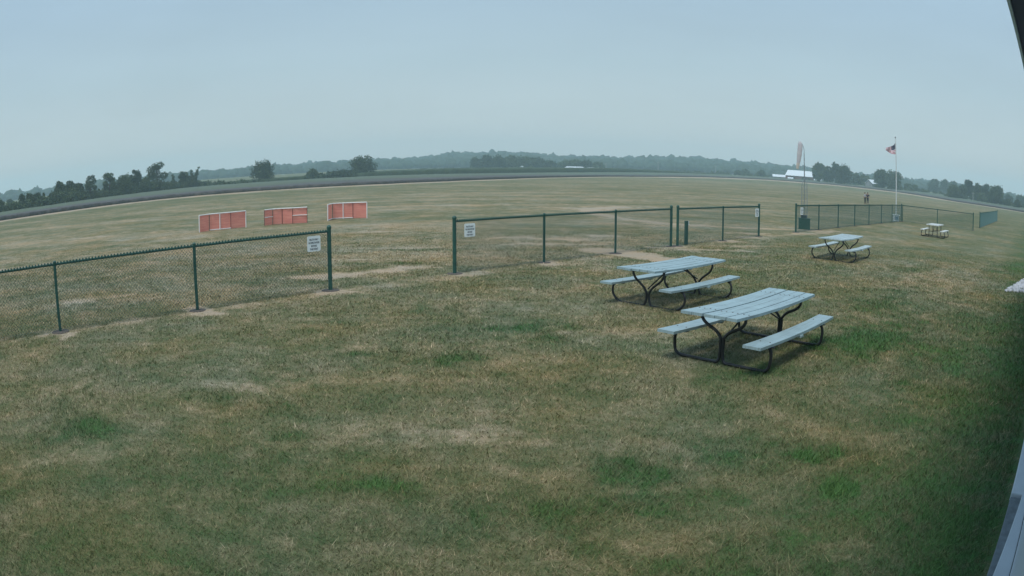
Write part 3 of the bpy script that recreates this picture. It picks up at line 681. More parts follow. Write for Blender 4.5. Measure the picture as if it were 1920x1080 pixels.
# ------------------------------------------------------------------ chain-link fences
M_green = mat('green_vinyl_coating', (.022, .098, .075), .45, noise=.25, scale=6, spec=.5)
M_mesh = mat('green_mesh_wire', (.034, .115, .105), .45, noise=.2, scale=30, spec=.6)
M_conc = mat('concrete', (.30, .29, .27), .9, noise=.3, scale=20, bump=.3)
M_footing = mat('soil_stained_concrete', (.13, .11, .095), .95, noise=.4, scale=20, bump=.4)
FH = 1.22
def fence(name, label, pts, terminals, group, wire=.0026, pitch=.068, mesh=True, footings=True):
    """pts: list of (x, y); local origin at first point"""
    x0, y0 = pts[0]; root = thing(name, label, 'fence', (x0, y0, 0), 0, group)
    loc = [(px - x0, py - y0) for px, py in pts]
    for i, (x, y) in enumerate(loc):
        term = i in terminals; r_ = .043 if term else .031; H = FH + (.035 if term else -.005)
        z0 = float(gz(pts[i][0], pts[i][1]))
        mb = MB(); mb.lathe([(r_, z0 - .1), (r_, H)], x, y, 14); p = mb.build('post', M_green, root, smooth=False)
        if term:
            MB().lathe([(r_ + .006, H - .03), (r_ + .008, H + .005), (r_ * .85, H + .028), (r_ * .35, H + .042)], x, y, 14).build('post_cap', M_green, p)
            for zb in (.25, .5, .75, 1.0):
                MB().lathe([(r_ + .007, zb - .012), (r_ + .007, zb + .012)], x, y, 12).build('tension_band', M_green, p)
        else:
            MB().lathe([(r_ + .005, H - .05), (r_ + .007, H), (.02, H + .02)], x, y, 12).build('post_cap', M_green, p)
        if footings:
            rr = .17 + .05 * random.random(); mb = MB()
            mb.lathe([(rr, z0 - .05), (rr * .97, z0 + .008), (rr * .7, z0 + .016)], x, y, 14); mb.build('footing', M_footing, p)
    rail = MB()
    for a, b in zip(loc[:-1], loc[1:]):
        rail.tube([(a[0], a[1], FH - .05), (b[0], b[1], FH - .05)], .0225, 8)
    rail.build('top_rail', M_green, root)
    if mesh:
        mb = MB(); zb, zt = .03, FH - .012; Hm = zt - zb
        for a, b in zip(loc[:-1], loc[1:]):
            A_ = Vector((a[0], a[1], 0)); B_ = Vector((b[0], b[1], 0)); Ln = (B_ - A_).length; u = (B_ - A_) / Ln; nv = Vector((-u.y, u.x, 0))
            if nv.dot(Vector((-x0, -y0, 0))) < 0: nv = -nv
            for sgn in (1, -1):
                k0 = -int(Hm / pitch) - 1 if sgn > 0 else 0; k1 = int(Ln / pitch) + 1 if sgn > 0 else int((Ln + Hm) / pitch) + 1
                for k in range(k0, k1 + 1):
                    s0 = k * pitch; s1 = s0 + sgn * Hm   # at zb, at zt
                    t0, t1 = 0.0, 1.0; ds = s1 - s0
                    lo, hi = sorted(((0 - s0) / ds, (Ln - s0) / ds)); t0 = max(0, lo); t1 = min(1, hi)
                    if t1 - t0 < .02: continue
                    offv = nv * (.026 + .0022 * sgn)
                    P = A_ + u * (s0 + ds * t0) + offv + Vector((0, 0, zb + Hm * t0)); Q = A_ + u * (s0 + ds * t1) + offv + Vector((0, 0, zb + Hm * t1))
                    mb.tube([P, Q], wire, 3, cap=False)
            # tension wire
            mb.tube([A_ + nv * .028 + Vector((0, 0, .06)), B_ + nv * .028 + Vector((0, 0, .06))], .002, 3, cap=False)
        # knuckled top edge
        kb = mb
        for a, b in zip(loc[:-1], loc[1:]):
            A_ = Vector((a[0], a[1], 0)); B_ = Vector((b[0], b[1], 0)); Ln = (B_ - A_).length; u = (B_ - A_) / Ln
            nv = Vector((-u.y, u.x, 0)); 
            if nv.dot(Vector((-x0, -y0, 0))) < 0: nv = -nv
            k = 0
            while k * pitch < Ln:
                P = A_ + u * (k * pitch) + nv * .024 + Vector((0, 0, FH - .045)); kb.tube([P, P + Vector((0, 0, .028)), P + nv * .008 + Vector((0, 0, .036))], .0125, 4, mi=1); k += 1
        mb.build('chain_link_mesh', [M_mesh, M_green], root)
    return root
def fx(s): p = fpt(s); return (p[0], p[1])
GF = 'green chain-link fence runs'
fence('chain_link_fence', 'left green chain-link run that leaves the view on the left, with one sign', [(-12.2, 5.35), (-9.92, 7.4), (-7.77, 9.5), (-5.68, 11.65), (-3.60, 13.93)], {4}, GF)
fence('chain_link_fence', 'middle green chain-link run of four posts, right of the open gap', [(-1.27, 16.12), (.79, 18.10), (2.87, 20.15), (4.94, 22.22)], {0, 3}, GF)
fence('chain_link_fence', 'short green chain-link run of three posts with the green bollard behind', [(5.20, 22.42), (7.37, 24.47), (9.55, 26.58)], {0, 2}, GF)
far_posts = [(12.38, 29.28), (14.58, 31.38), (16.78, 33.46), (19.00, 35.55), (21.22, 37.62), (23.44, 39.70), (25.66, 41.78), (27.88, 43.87)]
fence('chain_link_fence', 'long green chain-link run ending in the corner by the flagpole', far_posts, {0, 7}, GF, wire=.0036)
fence('chain_link_fence', 'green chain-link run turning right from the flagpole corner, behind the far table', [(27.95, 43.80), (30.28, 41.85), (32.55, 39.55)], {2}, GF, wire=.0036)
fence('chain_link_fence', 'furthest green chain-link run, steeply foreshortened at the right', [(37.0 + 2.70 * i, 43.9 + 2.63 * i) for i in range(8)], {0, 7}, GF, wire=.0044)

# ------------------------------------------------------------------ signs on the fence
M_sign = mat('white_sign_panel', (.90, .92, .90), .5, noise=.05, scale=5)
M_ink = mat('black_sign_lettering', (.10, .11, .13), .6)
LINES = ['PILOTS ONLY', 'NO SPECTATORS', 'BEYOND', 'THIS POINT']
SIGN_TXT = []
for i, s in enumerate(LINES):
    cu = bpy.data.curves.new('lettering', 'FONT'); cu.body = s; cu.size = .048; cu.align_x = 'CENTER'; cu.extrude = .0006; cu.offset = .0012
    to = bpy.data.objects.new('lettering', cu); C.objects.link(to)
    bpy.context.view_layer.update()
    me = bpy.data.meshes.new_from_object(to.evaluated_get(bpy.context.evaluated_depsgraph_get())); me.name = 'lettering'
    bpy.data.objects.remove(to); me.materials.clear(); me.materials.append(M_ink)
    xs = [v.co.x for v in me.vertices]; wd_ = max(xs) - min(xs); tgt = [.215, .255, .135, .20][i]
    for v in me.vertices: v.co.x *= tgt / wd_; v.co.y = v.co.y * 1.0
    SIGN_TXT.append(me)
def sign(label, post, ds, zc, W=.315, H=.30, ang=43.9):
    FA = R(ang); dd = np.array([math.cos(FA), math.sin(FA)]); nn = np.array([dd[1], -dd[0]])
    p = (post[0] + dd[0] * ds, post[1] + dd[1] * ds); root = thing('fence_sign', label, 'sign', (p[0] + nn[0] * .044, p[1] + nn[1] * .044, zc), FA, 'white pilots-only signs on the fence')
    mb = MB(); n = 6; r_ = .03; pts = []
    for cx, cz, a0 in ((W / 2 - r_, H / 2 - r_, 0), (-W / 2 + r_, H / 2 - r_, 90), (-W / 2 + r_, -H / 2 + r_, 180), (W / 2 - r_, -H / 2 + r_, 270)):
        for k in range(n): a = R(a0 + 90 * k / (n - 1)); pts.append((cx + r_ * math.cos(a), cz + r_ * math.sin(a)))
    N = len(pts); vs = [(a, -.002, b) for a, b in pts] + [(a, .002, b) for a, b in pts]
    mb.add(vs, [tuple(range(N)), tuple(reversed(range(N, 2 * N)))] + [(i, i + N, (i + 1) % N + N, (i + 1) % N) for i in range(N)])
    pn = mb.build('panel', M_sign, root)
    for i, me in enumerate(SIGN_TXT):
        o = bpy.data.objects.new('lettering', me); C.objects.link(o); o.parent = root
        o.location = (0, -.0045, H / 2 - .085 - i * .062); o.rotation_euler = (R(90), 0, 0)
sign('white PILOTS ONLY sign near the open end of the left fence run', (-3.60, 13.93), -.40, .965, ang=47.6)
sign('white PILOTS ONLY sign at the left end of the middle fence run', (-1.27, 16.12), .41, .955)
sign('white PILOTS ONLY sign at the right end of the short fence run', (9.55, 26.58), -.27, .945, .32, .32)
sign('white PILOTS ONLY sign in front of the green cabinet', (12.38, 29.28), .62, .935, .33, .33)

# ------------------------------------------------------------------ picnic tables
def board_mat(name, col, dark):
    m = mat(name, col, .5, scale=3.0, col2=tuple(c * .84 for c in col), spec=.35)
    t = m.node_tree; b = t.nodes['Principled BSDF']; L = t.links; src = b.inputs['Base Color'].links[0].from_socket
    g = t.nodes.new('ShaderNodeTexCoord'); mp_ = t.nodes.new('ShaderNodeMapping'); mp_.inputs['Scale'].default_value = (1.6, 46, 8); L.new(g.outputs['Object'], mp_.inputs[0])
    n = t.nodes.new('ShaderNodeTexNoise'); n.inputs['Scale'].default_value = 1.4; n.inputs['Detail'].default_value = 6; n.inputs['Roughness'].default_value = .7; L.new(mp_.outputs[0], n.inputs[0])
    r = t.nodes.new('ShaderNodeValToRGB'); r.color_ramp.elements[0].position = .26; r.color_ramp.elements[1].position = .50; r.color_ramp.elements[0].color = (*[d / c for d, c in zip(dark, col)], 1); r.color_ramp.elements[1].color = (1, 1, 1, 1)
    L.new(n.outputs[0], r.inputs[0]); mx = t.nodes.new('ShaderNodeMix'); mx.data_type = 'RGBA'; mx.blend_type = 'MULTIPLY'; mx.inputs[0].default_value = 1
    L.new(src, mx.inputs[6]); L.new(r.outputs[0], mx.inputs[7]); L.new(mx.outputs[2], b.inputs['Base Color'])
    bp = t.nodes.new('ShaderNodeBump'); bp.inputs['Strength'].default_value = .35; bp.inputs['Distance'].default_value = .004; L.new(n.outputs[0], bp.inputs['Height']); L.new(bp.outputs[0], b.inputs['Normal'])
    return m
M_tbl = board_mat('pale_blue_painted_boards', (.355, .472, .495), (.20, .24, .24))
M_bolt = mat('rusty_bolt_head', (.10, .075, .06), .7)
M_tblw = board_mat('off_white_painted_boards', (.70, .71, .68), (.42, .42, .40))
M_steel = mat('dark_steel_tube', (.022, .024, .028), .4, noise=.3, scale=12, spec=.5)
def smooth_path(P, k=5):
    P = [Vector(p) for p in P]; Q = [P[0]] + P + [P[-1]]; o_ = []
    for i in range(1, len(Q) - 2):
        for j in range(k):
            t_ = j / k; a, b, c, d = Q[i - 1], Q[i], Q[i + 1], Q[i + 2]
            o_.append(.5 * ((2 * b) + (c - a) * t_ + (2 * a - 5 * b + 4 * c - d) * t_ ** 2 + (3 * b - a - 3 * c + d) * t_ ** 3))
    o_.append(P[-1]); return o_
def planks(L_, W_, n, t_, gap, z, y0=0, sag=0.0, jit=.0, seed=0, span=1.7):
    mb = MB(); rs = random.Random(seed); w_ = (W_ - gap * (n - 1)) / n
    for i in range(n):
        yc = y0 - W_ / 2 + w_ / 2 + i * (w_ + gap); e0 = rs.uniform(-jit, jit); dz = rs.uniform(-jit, jit) * .2; N = 10; vs = []; fs = []
        for k in range(N + 1):
            x = -L_ / 2 + L_ * k / N + e0; zz = z + dz + sag * (2 * k / N - 1) ** 2
            vs += [(x, yc - w_ / 2, zz), (x, yc + w_ / 2, zz), (x, yc + w_ / 2, zz - t_), (x, yc - w_ / 2, zz - t_)]
        for k in range(N):
            p = 4 * k; q = p + 4
            fs += [(p, q, q + 1, p + 1), (p + 1, q + 1, q + 2, p + 2), (p + 2, q + 2, q + 3, p + 3), (p + 3, q + 3, q, p)]
        fs += [(0, 1, 2, 3), (4 * N + 3, 4 * N + 2, 4 * N + 1, 4 * N)]
        mb.add(vs, fs)
        for bx in (-span / 2, span / 2):
            for by in ((-.25, .25) if n > 1 else (-.28, .28)):
                zb_ = z + dz + sag * (2 * (bx - e0) / L_) ** 2
                mb.lathe([(.011, zb_ - .002), (.011, zb_ + .003), (.006, zb_ + .005)], bx, yc + by * w_, 8, mi=1)
    return mb
def picnic(label, x, y, rz, style, topm, L_=2.5, W_=.82, ZT=.66, ZB=.375, sag=.02, fs=1.7, seed=1, n=5):
    root = thing('picnic_table', label, 'picnic table', (x, y, float(gz(x, y))), rz, 'picnic tables on the lawn')
    planks(L_, W_, n, .036, .016, ZT, 0, sag, .018, seed, fs).build('tabletop', [topm, M_bolt], root)
    for s in (-1, 1):
        planks(L_, .255, 1, .036, .0, ZB, s * .635, sag * .9, .0, seed + s, fs).build('bench_seat', [topm, M_bolt], root)
    zu = ZT - .036
    for e_ in (-1, 1):
        xx = e_ * fs / 2
        fr = MB(); r_ = .0215
        for s in (-1, 1):
            if style == 'post':      # doubled centre post, Y arms, bar along the ground, upturned J to the bench
                P = [(xx, s * .33, zu), (xx, s * .325, zu - .06), (xx, s * .26, zu - .13), (xx, s * .10, zu - .21), (xx, s * .024, zu - .29), (xx, s * .022, .30), (xx, s * .022, .12), (xx, s * .05, .035), (xx, s * .14, .020), (xx, s * .45, .020), (xx, s * .64, .024), (xx, s * .715, .07), (xx, s * .735, .18), (xx, s * .73, .27), (xx, s * .695, .325), (xx, s * .655, ZB - .036)]
            elif style == 'curve':   # arms sweep to a narrow waist, feet splay, bench legs bow outwards
                P = [(xx, s * .33, zu), (xx, s * .33, zu - .07), (xx, s * .27, zu - .17), (xx, s * .11, zu - .29), (xx, s * .045, zu - .37), (xx, s * .024, .20), (xx, s * .030, .12), (xx, s * .06, .035), (xx, s * .10, .002), (xx, s * .30, -.006), (xx, s * .58, -.004), (xx, s * .68, .030), (xx, s * .765, .11), (xx, s * .79, .20), (xx, s * .765, .29), (xx, s * .70, ZB - .04), (xx, s * .64, ZB - .036)]
            else:                    # straight doubled legs
                P = [(xx, s * .27, zu), (xx, s * .27, .40), (xx, s * .27, .10), (xx, s * .30, .025), (xx, s * .40, .018), (xx, s * .66, .018), (xx, s * .76, .05), (xx, s * .77, .16), (xx, s * .73, .28), (xx, s * .66, ZB - .036)]
            fr.tube(smooth_path(P), r_, 8)
            fr.box(xx, s * .655, ZB - .041, .07, .24, .006)
        if style == 'straight':
            fr.tube([(xx, -.27, .30), (xx, .27, .30)], .014, 6)
        fr.box(xx, 0, zu - .005, .05, W_ * .86, .010)
        fr.build('end_frame', M_steel, root, smooth=True)
    for s in (-1, 1):
        MB().tube([(s * fs / 2, 0, .30), (s * .15, 0, zu - .02)], .012, 6).build('brace', M_steel, root)
        MB().box(0, s * .655, ZB - .05, .09, .25, .026).build('batten', topm, root)
    MB().box(0, 0, zu - .013, .09, W_ * .9, .026).build('batten', topm, root)
    return root
picnic('nearest pale blue picnic table with warped boards and Y-shaped posts', 3.24, 9.02, R(42.8), 'post', M_tbl, sag=.026, seed=3, fs=1.76)
picnic('second pale blue picnic table, left of and beyond the nearest one', 2.97, 12.97, R(44.0), 'curve', M_tbl, seed=5)
picnic('smaller looking pale table standing alone before the flagpole fence', 10.2, 19.98, R(45.0), 'curve', board_mat('pale_grey_blue_boards', (.47, .56, .57), (.28, .33, .33)), seed=7)
picnic('furthest picnic table with off-white top and straight doubled legs', 22.45, 31.25, R(44), 'straight', M_tblw, L_=2.1, W_=.78, fs=1.35, sag=0, seed=9)

# ------------------------------------------------------------------ red mesh barriers
M_pvc = mat('white_pvc_tube', (.84, .80, .78), .5, noise=.08)
M_stake = mat('dark_red_stake', (.13, .06, .055), .7, noise=.2)
def netting_mat():
    m = bpy.data.materials.new('red_orange_netting'); m.use_nodes = True; t = m.node_tree; L = t.links; b = t.nodes['Principled BSDF']
    b.inputs['Base Color'].default_value = (.50, .12, .10, 1); b.inputs['Roughness'].default_value = .6; b.inputs['Alpha'].default_value = .97
    g = t.nodes.new('ShaderNodeTexCoord'); mp_ = t.nodes.new('ShaderNodeMapping'); mp_.inputs['Scale'].default_value = (.6, .6, 9); n = t.nodes.new('ShaderNodeTexNoise'); n.inputs['Scale'].default_value = 2.5; n.inputs['Detail'].default_value = 3
    L.new(g.outputs['Object'], mp_.inputs[0]); L.new(mp_.outputs[0], n.inputs[0])
    r = t.nodes.new('ShaderNodeValToRGB'); r.color_ramp.elements[0].position = .3; r.color_ramp.elements[1].position = .7
    r.color_ramp.elements[0].color = (.80, .25, .205, 1); r.color_ramp.elements[1].color = (.92, .36, .27, 1)
    L.new(n.outputs[0], r.inputs[0]); L.new(r.outputs[0], b.inputs['Base Color'])
    tb = t.nodes.new('ShaderNodeBsdfTranslucent'); ms = t.nodes.new('ShaderNodeMixShader'); ms.inputs[0].default_value = .35; L.new(r.outputs[0], tb.inputs[0]); L.new(b.outputs[0], ms.inputs[1]); L.new(tb.outputs[0], ms.inputs[2]); L.new(ms.outputs[0], t.nodes['Material Output'].inputs[0])
    return m
M_net = netting_mat()
def barrier(label, pts, H, white_posts, bottoms, mids, top=True):
    x0, y0 = pts[0]; root = thing('mesh_barrier', label, 'barrier', (x0, y0, 0), 0, 'red mesh barriers out on the field')
    P = [Vector((a - x0, b - y0, 0)) for a, b in pts]
    for i, p in enumerate(P):
        wt = i in white_posts
        MB().tube([p + Vector((0, 0, -.02)), p + Vector((0, 0, H))], .026 if wt else .013, 8).build('post', M_pvc if wt else M_stake, root)
    MB().tube([p + Vector((0, 0, H)) for p in P], .026, 8).build('top_rail', M_pvc, root)
    for k in bottoms: MB().tube([P[k] + Vector((0, 0, .035)), P[k + 1] + Vector((0, 0, .035))], .022, 6).build('bottom_rail', M_pvc, root)
    for k in mids: MB().tube([P[k] + Vector((0, 0, H * .52)), P[k + 1] + Vector((0, 0, H * .52))], .020, 6).build('middle_rail', M_pvc, root)
    mb = MB()
    for k in range(len(P) - 1):
        a, b = P[k], P[k + 1]; nx, nz = 12, 6; u = (b - a).normalized(); nv = Vector((-u.y, u.x, 0)); vs = []
        for j in range(nz + 1):
            for i in range(nx + 1):
                t_ = i / nx; q = a.lerp(b, t_); q = q + nv * (.025 * math.sin(t_ * 7 + j * .6) * math.sin(math.pi * t_) + .03); vs.append((q.x, q.y, (H - .01) * j / nz + .01))
        fs = [(j * (nx + 1) + i, j * (nx + 1) + i + 1, (j + 1) * (nx + 1) + i + 1, (j + 1) * (nx + 1) + i) for j in range(nz) for i in range(nx)]
        mb.add(vs, fs)
    mb.build('netting', M_net, root, smooth=True)
barrier('leftmost red mesh barrier with a single thick white centre post', [(-13.95, 29.28), (-13.72, 30.0), (-13.30, 30.35), (-12.86, 30.72), (-12.30, 31.35)], .76, {0, 2, 4}, [1, 2], [])
barrier('middle red mesh barrier with short white rails across its end panels', [(-11.46, 31.80), (-11.22, 32.35), (-10.80, 32.58), (-10.27, 32.62), (-9.60, 32.90)], .735, set(), [], [0, 3])
barrier('rightmost red mesh barrier with white foot rail and folded left wing', [(-8.80, 33.84), (-8.82, 34.9), (-8.32, 35.12), (-7.84, 35.25), (-7.12, 35.26)], .775, {0, 2, 4}, [0, 1, 2], [])

# ------------------------------------------------------------------ posts, cabinet, planter
t = thing('marker_post', 'green square marker post with a pale tag, behind the short fence run', 'post', (5.62, 22.95, 0), R(20))
MB().box(0, 0, .385, .105, .085, .77, taper=1.0).build('post', mat('green_plastic_post', (.022, .085, .062), .5, noise=.15), t, bevel=.008)
MB().box(.070, 0, .70, .03, .07, .13).build('tag', M_sign, t, bevel=.003)
M_cab = mat('green_painted_cabinet', (.020, .075, .052), .5, noise=.2, scale=6)
t = thing('utility_cabinet', 'low green cabinet with a dark box on its lid, behind the fence sign', 'cabinet', (13.78, 31.45, 0), R(-24))
cb = MB().box(0, 0, .25, .60, .45, .50).build('body', M_cab, t, bevel=.01)
lv = MB()
for k in range(4): lv.box(.02, -.232, .14 + k * .085, .42, .012, .02)
lv.build('louvre', M_cab, cb)
MB().box(0, 0, .515, .64, .49, .03).build('lid', M_cab, t, bevel=.006)
MB().box(-.03, 0, .60, .30, .24, .14).build('top_box', mat('dark_blue_grey_plastic', (.03, .035, .05), .6), t, bevel=.01)
M_planter = mat('pale_blue_grey_drum', (.68, .74, .78), .7, noise=.15, scale=8)
t = thing('flagpole_planter', 'squat pale planter box round the foot of the flagpole', 'planter', (27.17, 43.60, 0), R(-32))
mb = MB(); mb.box(0, 0, .22, .52, .52, .44); mb.build('body', M_planter, t, bevel=.02)
MB().box(0, 0, .455, .60, .60, .05).build('rim', mat('pale_rim', (.78, .82, .82), .7), t, bevel=.01)
MB().box(.04, -.265, .24, .24, .01, .20).build('blue_panel', mat('faded_blue_panel', (.26, .34, .46), .7, noise=.2), t)

# ------------------------------------------------------------------ flagpole and flag
FP = (27.17, 43.60)
t = thing('flagpole', 'tall thin white flagpole at the fence corner', 'flagpole', (*FP, 0))
MB().tube([(0, 0, .40), (0, 0, 3), (0, 0, 6.0)], [.045, .036, .022], 10).build('pole', mat('white_pole_paint', (.66, .68, .68), .4, noise=.05), t)
MB().lathe([(.02, 5.98), (.045, 6.0), (.05, 6.04), (.03, 6.08), (.008, 6.1)], 0, 0, 10).build('finial', M_steel, t)
MB().tube([(.035, -.02, 1.2), (.04, -.02, 5.9)], .004, 4).build('halyard', M_pole, t)
vd = np.array([-FP[1], FP[0]]) / math.hypot(*FP)      # leftwards as seen from the building
fl = thing('flag', 'red and white striped flag with blue canton, flying left from the pole', 'flag', (FP[0] + vd[0] * .03, FP[1] + vd[1] * .03, 4.82), 0)
def flag_pt(u, v):   # u along fly 0..1, v up 0..1 ; the free end is gathered and droops
    top = .84; ztop = top - .40 * u ** .45 - .06 * u; zbot = .0 + .22 * u ** 1.4 - .05 * math.sin(u * 3.1)
    z = zbot + (ztop - zbot) * v
    s = .80 * u * (1 - .12 * math.sin(v * 3.1) * 0); dep = .10 * math.sin(u * 7.5 + v * 2.2) * u ** .5 + .05 * math.sin(u * 15 + 1)
    n2_ = Vector((-vd[1], vd[0], 0)); V_ = Vector((vd[0], vd[1], 0))
    return V_ * s + n2_ * dep + Vector((0, 0, z))
M_fr = mat('flag_red', (.50, .08, .13), .8, noise=.1); M_fw = mat('flag_white', (.88, .86, .90), .8, noise=.05); M_fb = mat('flag_blue', (.02, .035, .075), .8, noise=.1)
NU = 24; mb = MB()
for i in range(NU):
    for k in range(13):
        for h_ in range(2):
            v0, v1 = (k + h_ * .5) / 13, (k + h_ * .5 + .5) / 13; u0, u1 = i / NU, (i + 1) / NU
            blue = k >= 6 and i < 10
            mb.add([flag_pt(u0, v0), flag_pt(u1, v0), flag_pt(u1, v1), flag_pt(u0, v1)], [(0, 1, 2, 3)], 2 if blue else (0 if k % 2 == 0 else 1))
for r_ in range(9):
    for c_ in range(11):
        if (r_ + c_) % 2: continue
        u = (c_ + 1) / 12 * 10 / NU; v = (6 + 7 * (r_ + 1) / 10) / 13; p = flag_pt(u, v); q = Vector((vd[0], vd[1], 0)) * .008
        for s in (-1, 1):
            o2 = Vector((-vd[1], vd[0], 0)) * .004 * s
            mb.add([p - q + o2, p + o2 + Vector((0, 0, .012)), p + q + o2, p + o2 - Vector((0, 0, .012))], [(0, 1, 2, 3)], 1)
mb.build('cloth', [M_fr, M_fw, M_fb], fl)

# ------------------------------------------------------------------ windsock on its lattice tower
WX, WY = 16.45, 37.6
t = thing('windsock_mast', 'grey lattice mast carrying the windsock, behind the green cabinet', 'mast', (WX, WY, 0), R(-24))
M_galv = mat('galvanised_steel', (.26, .30, .32), .5, metal=.2, noise=.15)
legs = [(.0, .20), (-.17, -.10), (.17, -.10)]
for a, b in legs: MB().tube([(a * 1.15, b * 1.15, -.05), (a * .95, b * .95, 2.1), (0, 0, 2.45)], .017, 6).build('leg', M_galv, t)
mb = MB(); 
for k in range(9):
    z0, z1 = .05 + k * .23, .05 + (k + 1) * .23
    for i in range(3):
        a, b = legs[i], legs[(i + 1) % 3]; f = 1.12 - .16 * k / 9
        mb.tube([(a[0] * f, a[1] * f, z0), (b[0] * f, b[1] * f, z1)], .007, 4); mb.tube([(a[0] * f, a[1] * f, z1), (b[0] * f, b[1] * f, z1)], .007, 4)
mb.build('lattice', M_galv, t)
MB().tube([(0, 0, 2.3), (0, 0, 3.9)], [.036, .022], 8).build('pole', M_galv, t)
arm = MB(); arm.tube(smooth_path([(0, 0, 3.85), (.0, 0, 4.05), (-.05, 0, 4.28), (-.14, 0, 4.42), (-.24, 0, 4.42)]), .016, 6)
arm.tube([( .11 * math.cos(a) - .2, .11 * math.sin(a), 4.40) for a in np.linspace(0, 6.283, 15)], .010, 5); arm.build('swivel_frame', M_galv, t)
M_sock = mat('faded_windsock_cloth', (.82, .77, .78), .8, col2=(.72, .68, .72), scale=3); M_sock2 = mat('orange_windsock_tip', (.88, .76, .66), .8, noise=.1)
for m_ in (M_sock, M_sock2):
    t3 = m_.node_tree; tb = t3.nodes.new('ShaderNodeBsdfTranslucent'); tb.inputs[0].default_value = (.85, .80, .78, 1); ms = t3.nodes.new('ShaderNodeMixShader'); ms.inputs[0].default_value = .5
    t3.links.new(t3.nodes['Principled BSDF'].outputs[0], ms.inputs[1]); t3.links.new(tb.outputs[0], ms.inputs[2]); t3.links.new(ms.outputs[0], t3.nodes['Material Output'].inputs[0])
wsk = thing('windsock', 'faded pale orange windsock hanging limp to the left of its mast', 'windsock', (WX, WY, 0), R(-24))
cl = smooth_path([(-.17, 0, 4.50), (-.22, 0, 4.40), (-.25, 0, 4.10), (-.29, 0, 3.80), (-.34, 0, 3.45), (-.40, 0, 3.15), (-.43, 0, 2.95)], 4)
rad = [np.interp(i / (len(cl) - 1), [0, .06, .25, .55, .8, 1], [.05, .125, .155, .145, .10, .075]) * (1 + .05 * math.sin(i * 1.7)) for i in range(len(cl))]
k = int(len(cl) * .74)
MB().tube(cl[:k + 1], rad[:k + 1], 14, cap=False).build('sleeve', M_sock, wsk, smooth=True)
MB().tube(cl[k:], rad[k:], 14, cap=False).build('tail', M_sock2, wsk, smooth=True)

# ------------------------------------------------------------------ rocks by the building
M_rock = mat('pale_limestone', (.52, .52, .54), .85, noise=.3, scale=9)
def rocks():
    import bmesh
    rs = np.random.default_rng(4)
    bm = bmesh.new(); bmesh.ops.create_icosphere(bm, subdivisions=1, radius=1)
    bv = np.array([v.co[:] for v in bm.verts]); bf = np.array([[v.index for v in f.verts] for f in bm.faces]); bm.free()
    n = 1500; s = rs.random(n) * 7 + 18.6; off = -1.1 + (s - 18.8) * .14 + rs.random(n) * 2.0
    keep = (s > 18.8 + .75 * (off + 1.15) + .06 * rs.normal(size=n)); s, off = s[keep], off[keep]; n = len(s)
    x = dd[0] * s + nn[0] * off; y = dd[1] * s + nn[1] * off
    r_ = .045 + .06 * rs.random(n) ** 2; z = np.clip((off + 1.1) * .04, 0, .06) * rs.random(n) + .01
    V = bv[None] * (1 + .2 * rs.normal(size=(n, len(bv), 1))) * r_[:, None, None] * np.array([1.2, 1, .75]); V += np.c_[x, y, z][:, None]
    F = bf[None] + (np.arange(n) * len(bv))[:, None, None]
    tag(np_mesh('rock_bed', V.reshape(-1, 3), F.reshape(-1, 3), M_rock), 'bed of pale broken stones at the right edge of the lawn', 'rocks', kind='stuff')
rocks()

# ------------------------------------------------------------------ the building the camera hangs on
M_side = mat('pale_blue_grey_siding', (.46, .51, .56), .55, noise=.08, scale=2)
M_apron = mat('weathered_grey_slab', (.17, .20, .22), .85, noise=.3, scale=14, bump=.3)
M_light = mat('pale_painted_sill', (.50, .55, .60), .5, noise=.08, scale=4)
M_soffit = mat('grey_green_soffit', (.30, .40, .40), .7, noise=.1, scale=3)
M_fascia = mat('dark_fascia_board', (.085, .075, .135), .5, noise=.15)
bld = thing('building', 'pale blue-grey sided building edge with overhanging eave on the right', 'building', (0, 0, 0), FA - R(.4))
# local x = along the wall, local y = away from the wall towards the field (so -y is into the building)
def prism(poly, z0, z1, name, m_, bevel=0.0):
    mb = MB(); N = len(poly); vs = [(a, b, z0) for a, b in poly] + [(a, b, z1) for a, b in poly]
    mb.add(vs, [tuple(reversed(range(N))), tuple(range(N, 2 * N))] + [(i, (i + 1) % N, (i + 1) % N + N, i + N) for i in range(N)])
    return mb.build(name, m_, bld, bevel=bevel)
S0, S1 = -3.0, 17.5
wall = MB(); zz = .14; course = .115
while zz < 2.8:      # lapped boards
    wall.add([(S0, -.30, zz), (S1, -.30, zz), (S1, -.312, zz + course), (S0, -.312, zz + course), (S0, -.40, zz), (S1, -.40, zz), (S1, -.40, zz + course), (S0, -.40, zz + course)],
             [(0, 1, 2, 3), (4, 7, 6, 5), (0, 4, 5, 1), (3, 2, 6, 7), (0, 3, 7, 4), (1, 5, 6, 2)]); zz += course
wall.build('wall', M_side, bld)
prism([(S0, -.40), (S1, -.40), (S1, -5.6), (S0, -5.6)], 0, 2.9, 'core', M_side)
prism([(S0, -.115), (5.42, -.115), (5.42, -.298), (S0, -.298)], -.1, .05, 'foundation_slab', M_apron, .01)
prism([(5.45, -.112), (9.5, -.13), (9.5, -.298), (5.45, -.298)], -.1, .075, 'doorstep', M_light, .012)
prism([(2.0, -.06), (5.40, -.235), (5.40, -.299), (2.0, -.299)], .052, .125, 'base_trim', M_light, .006)
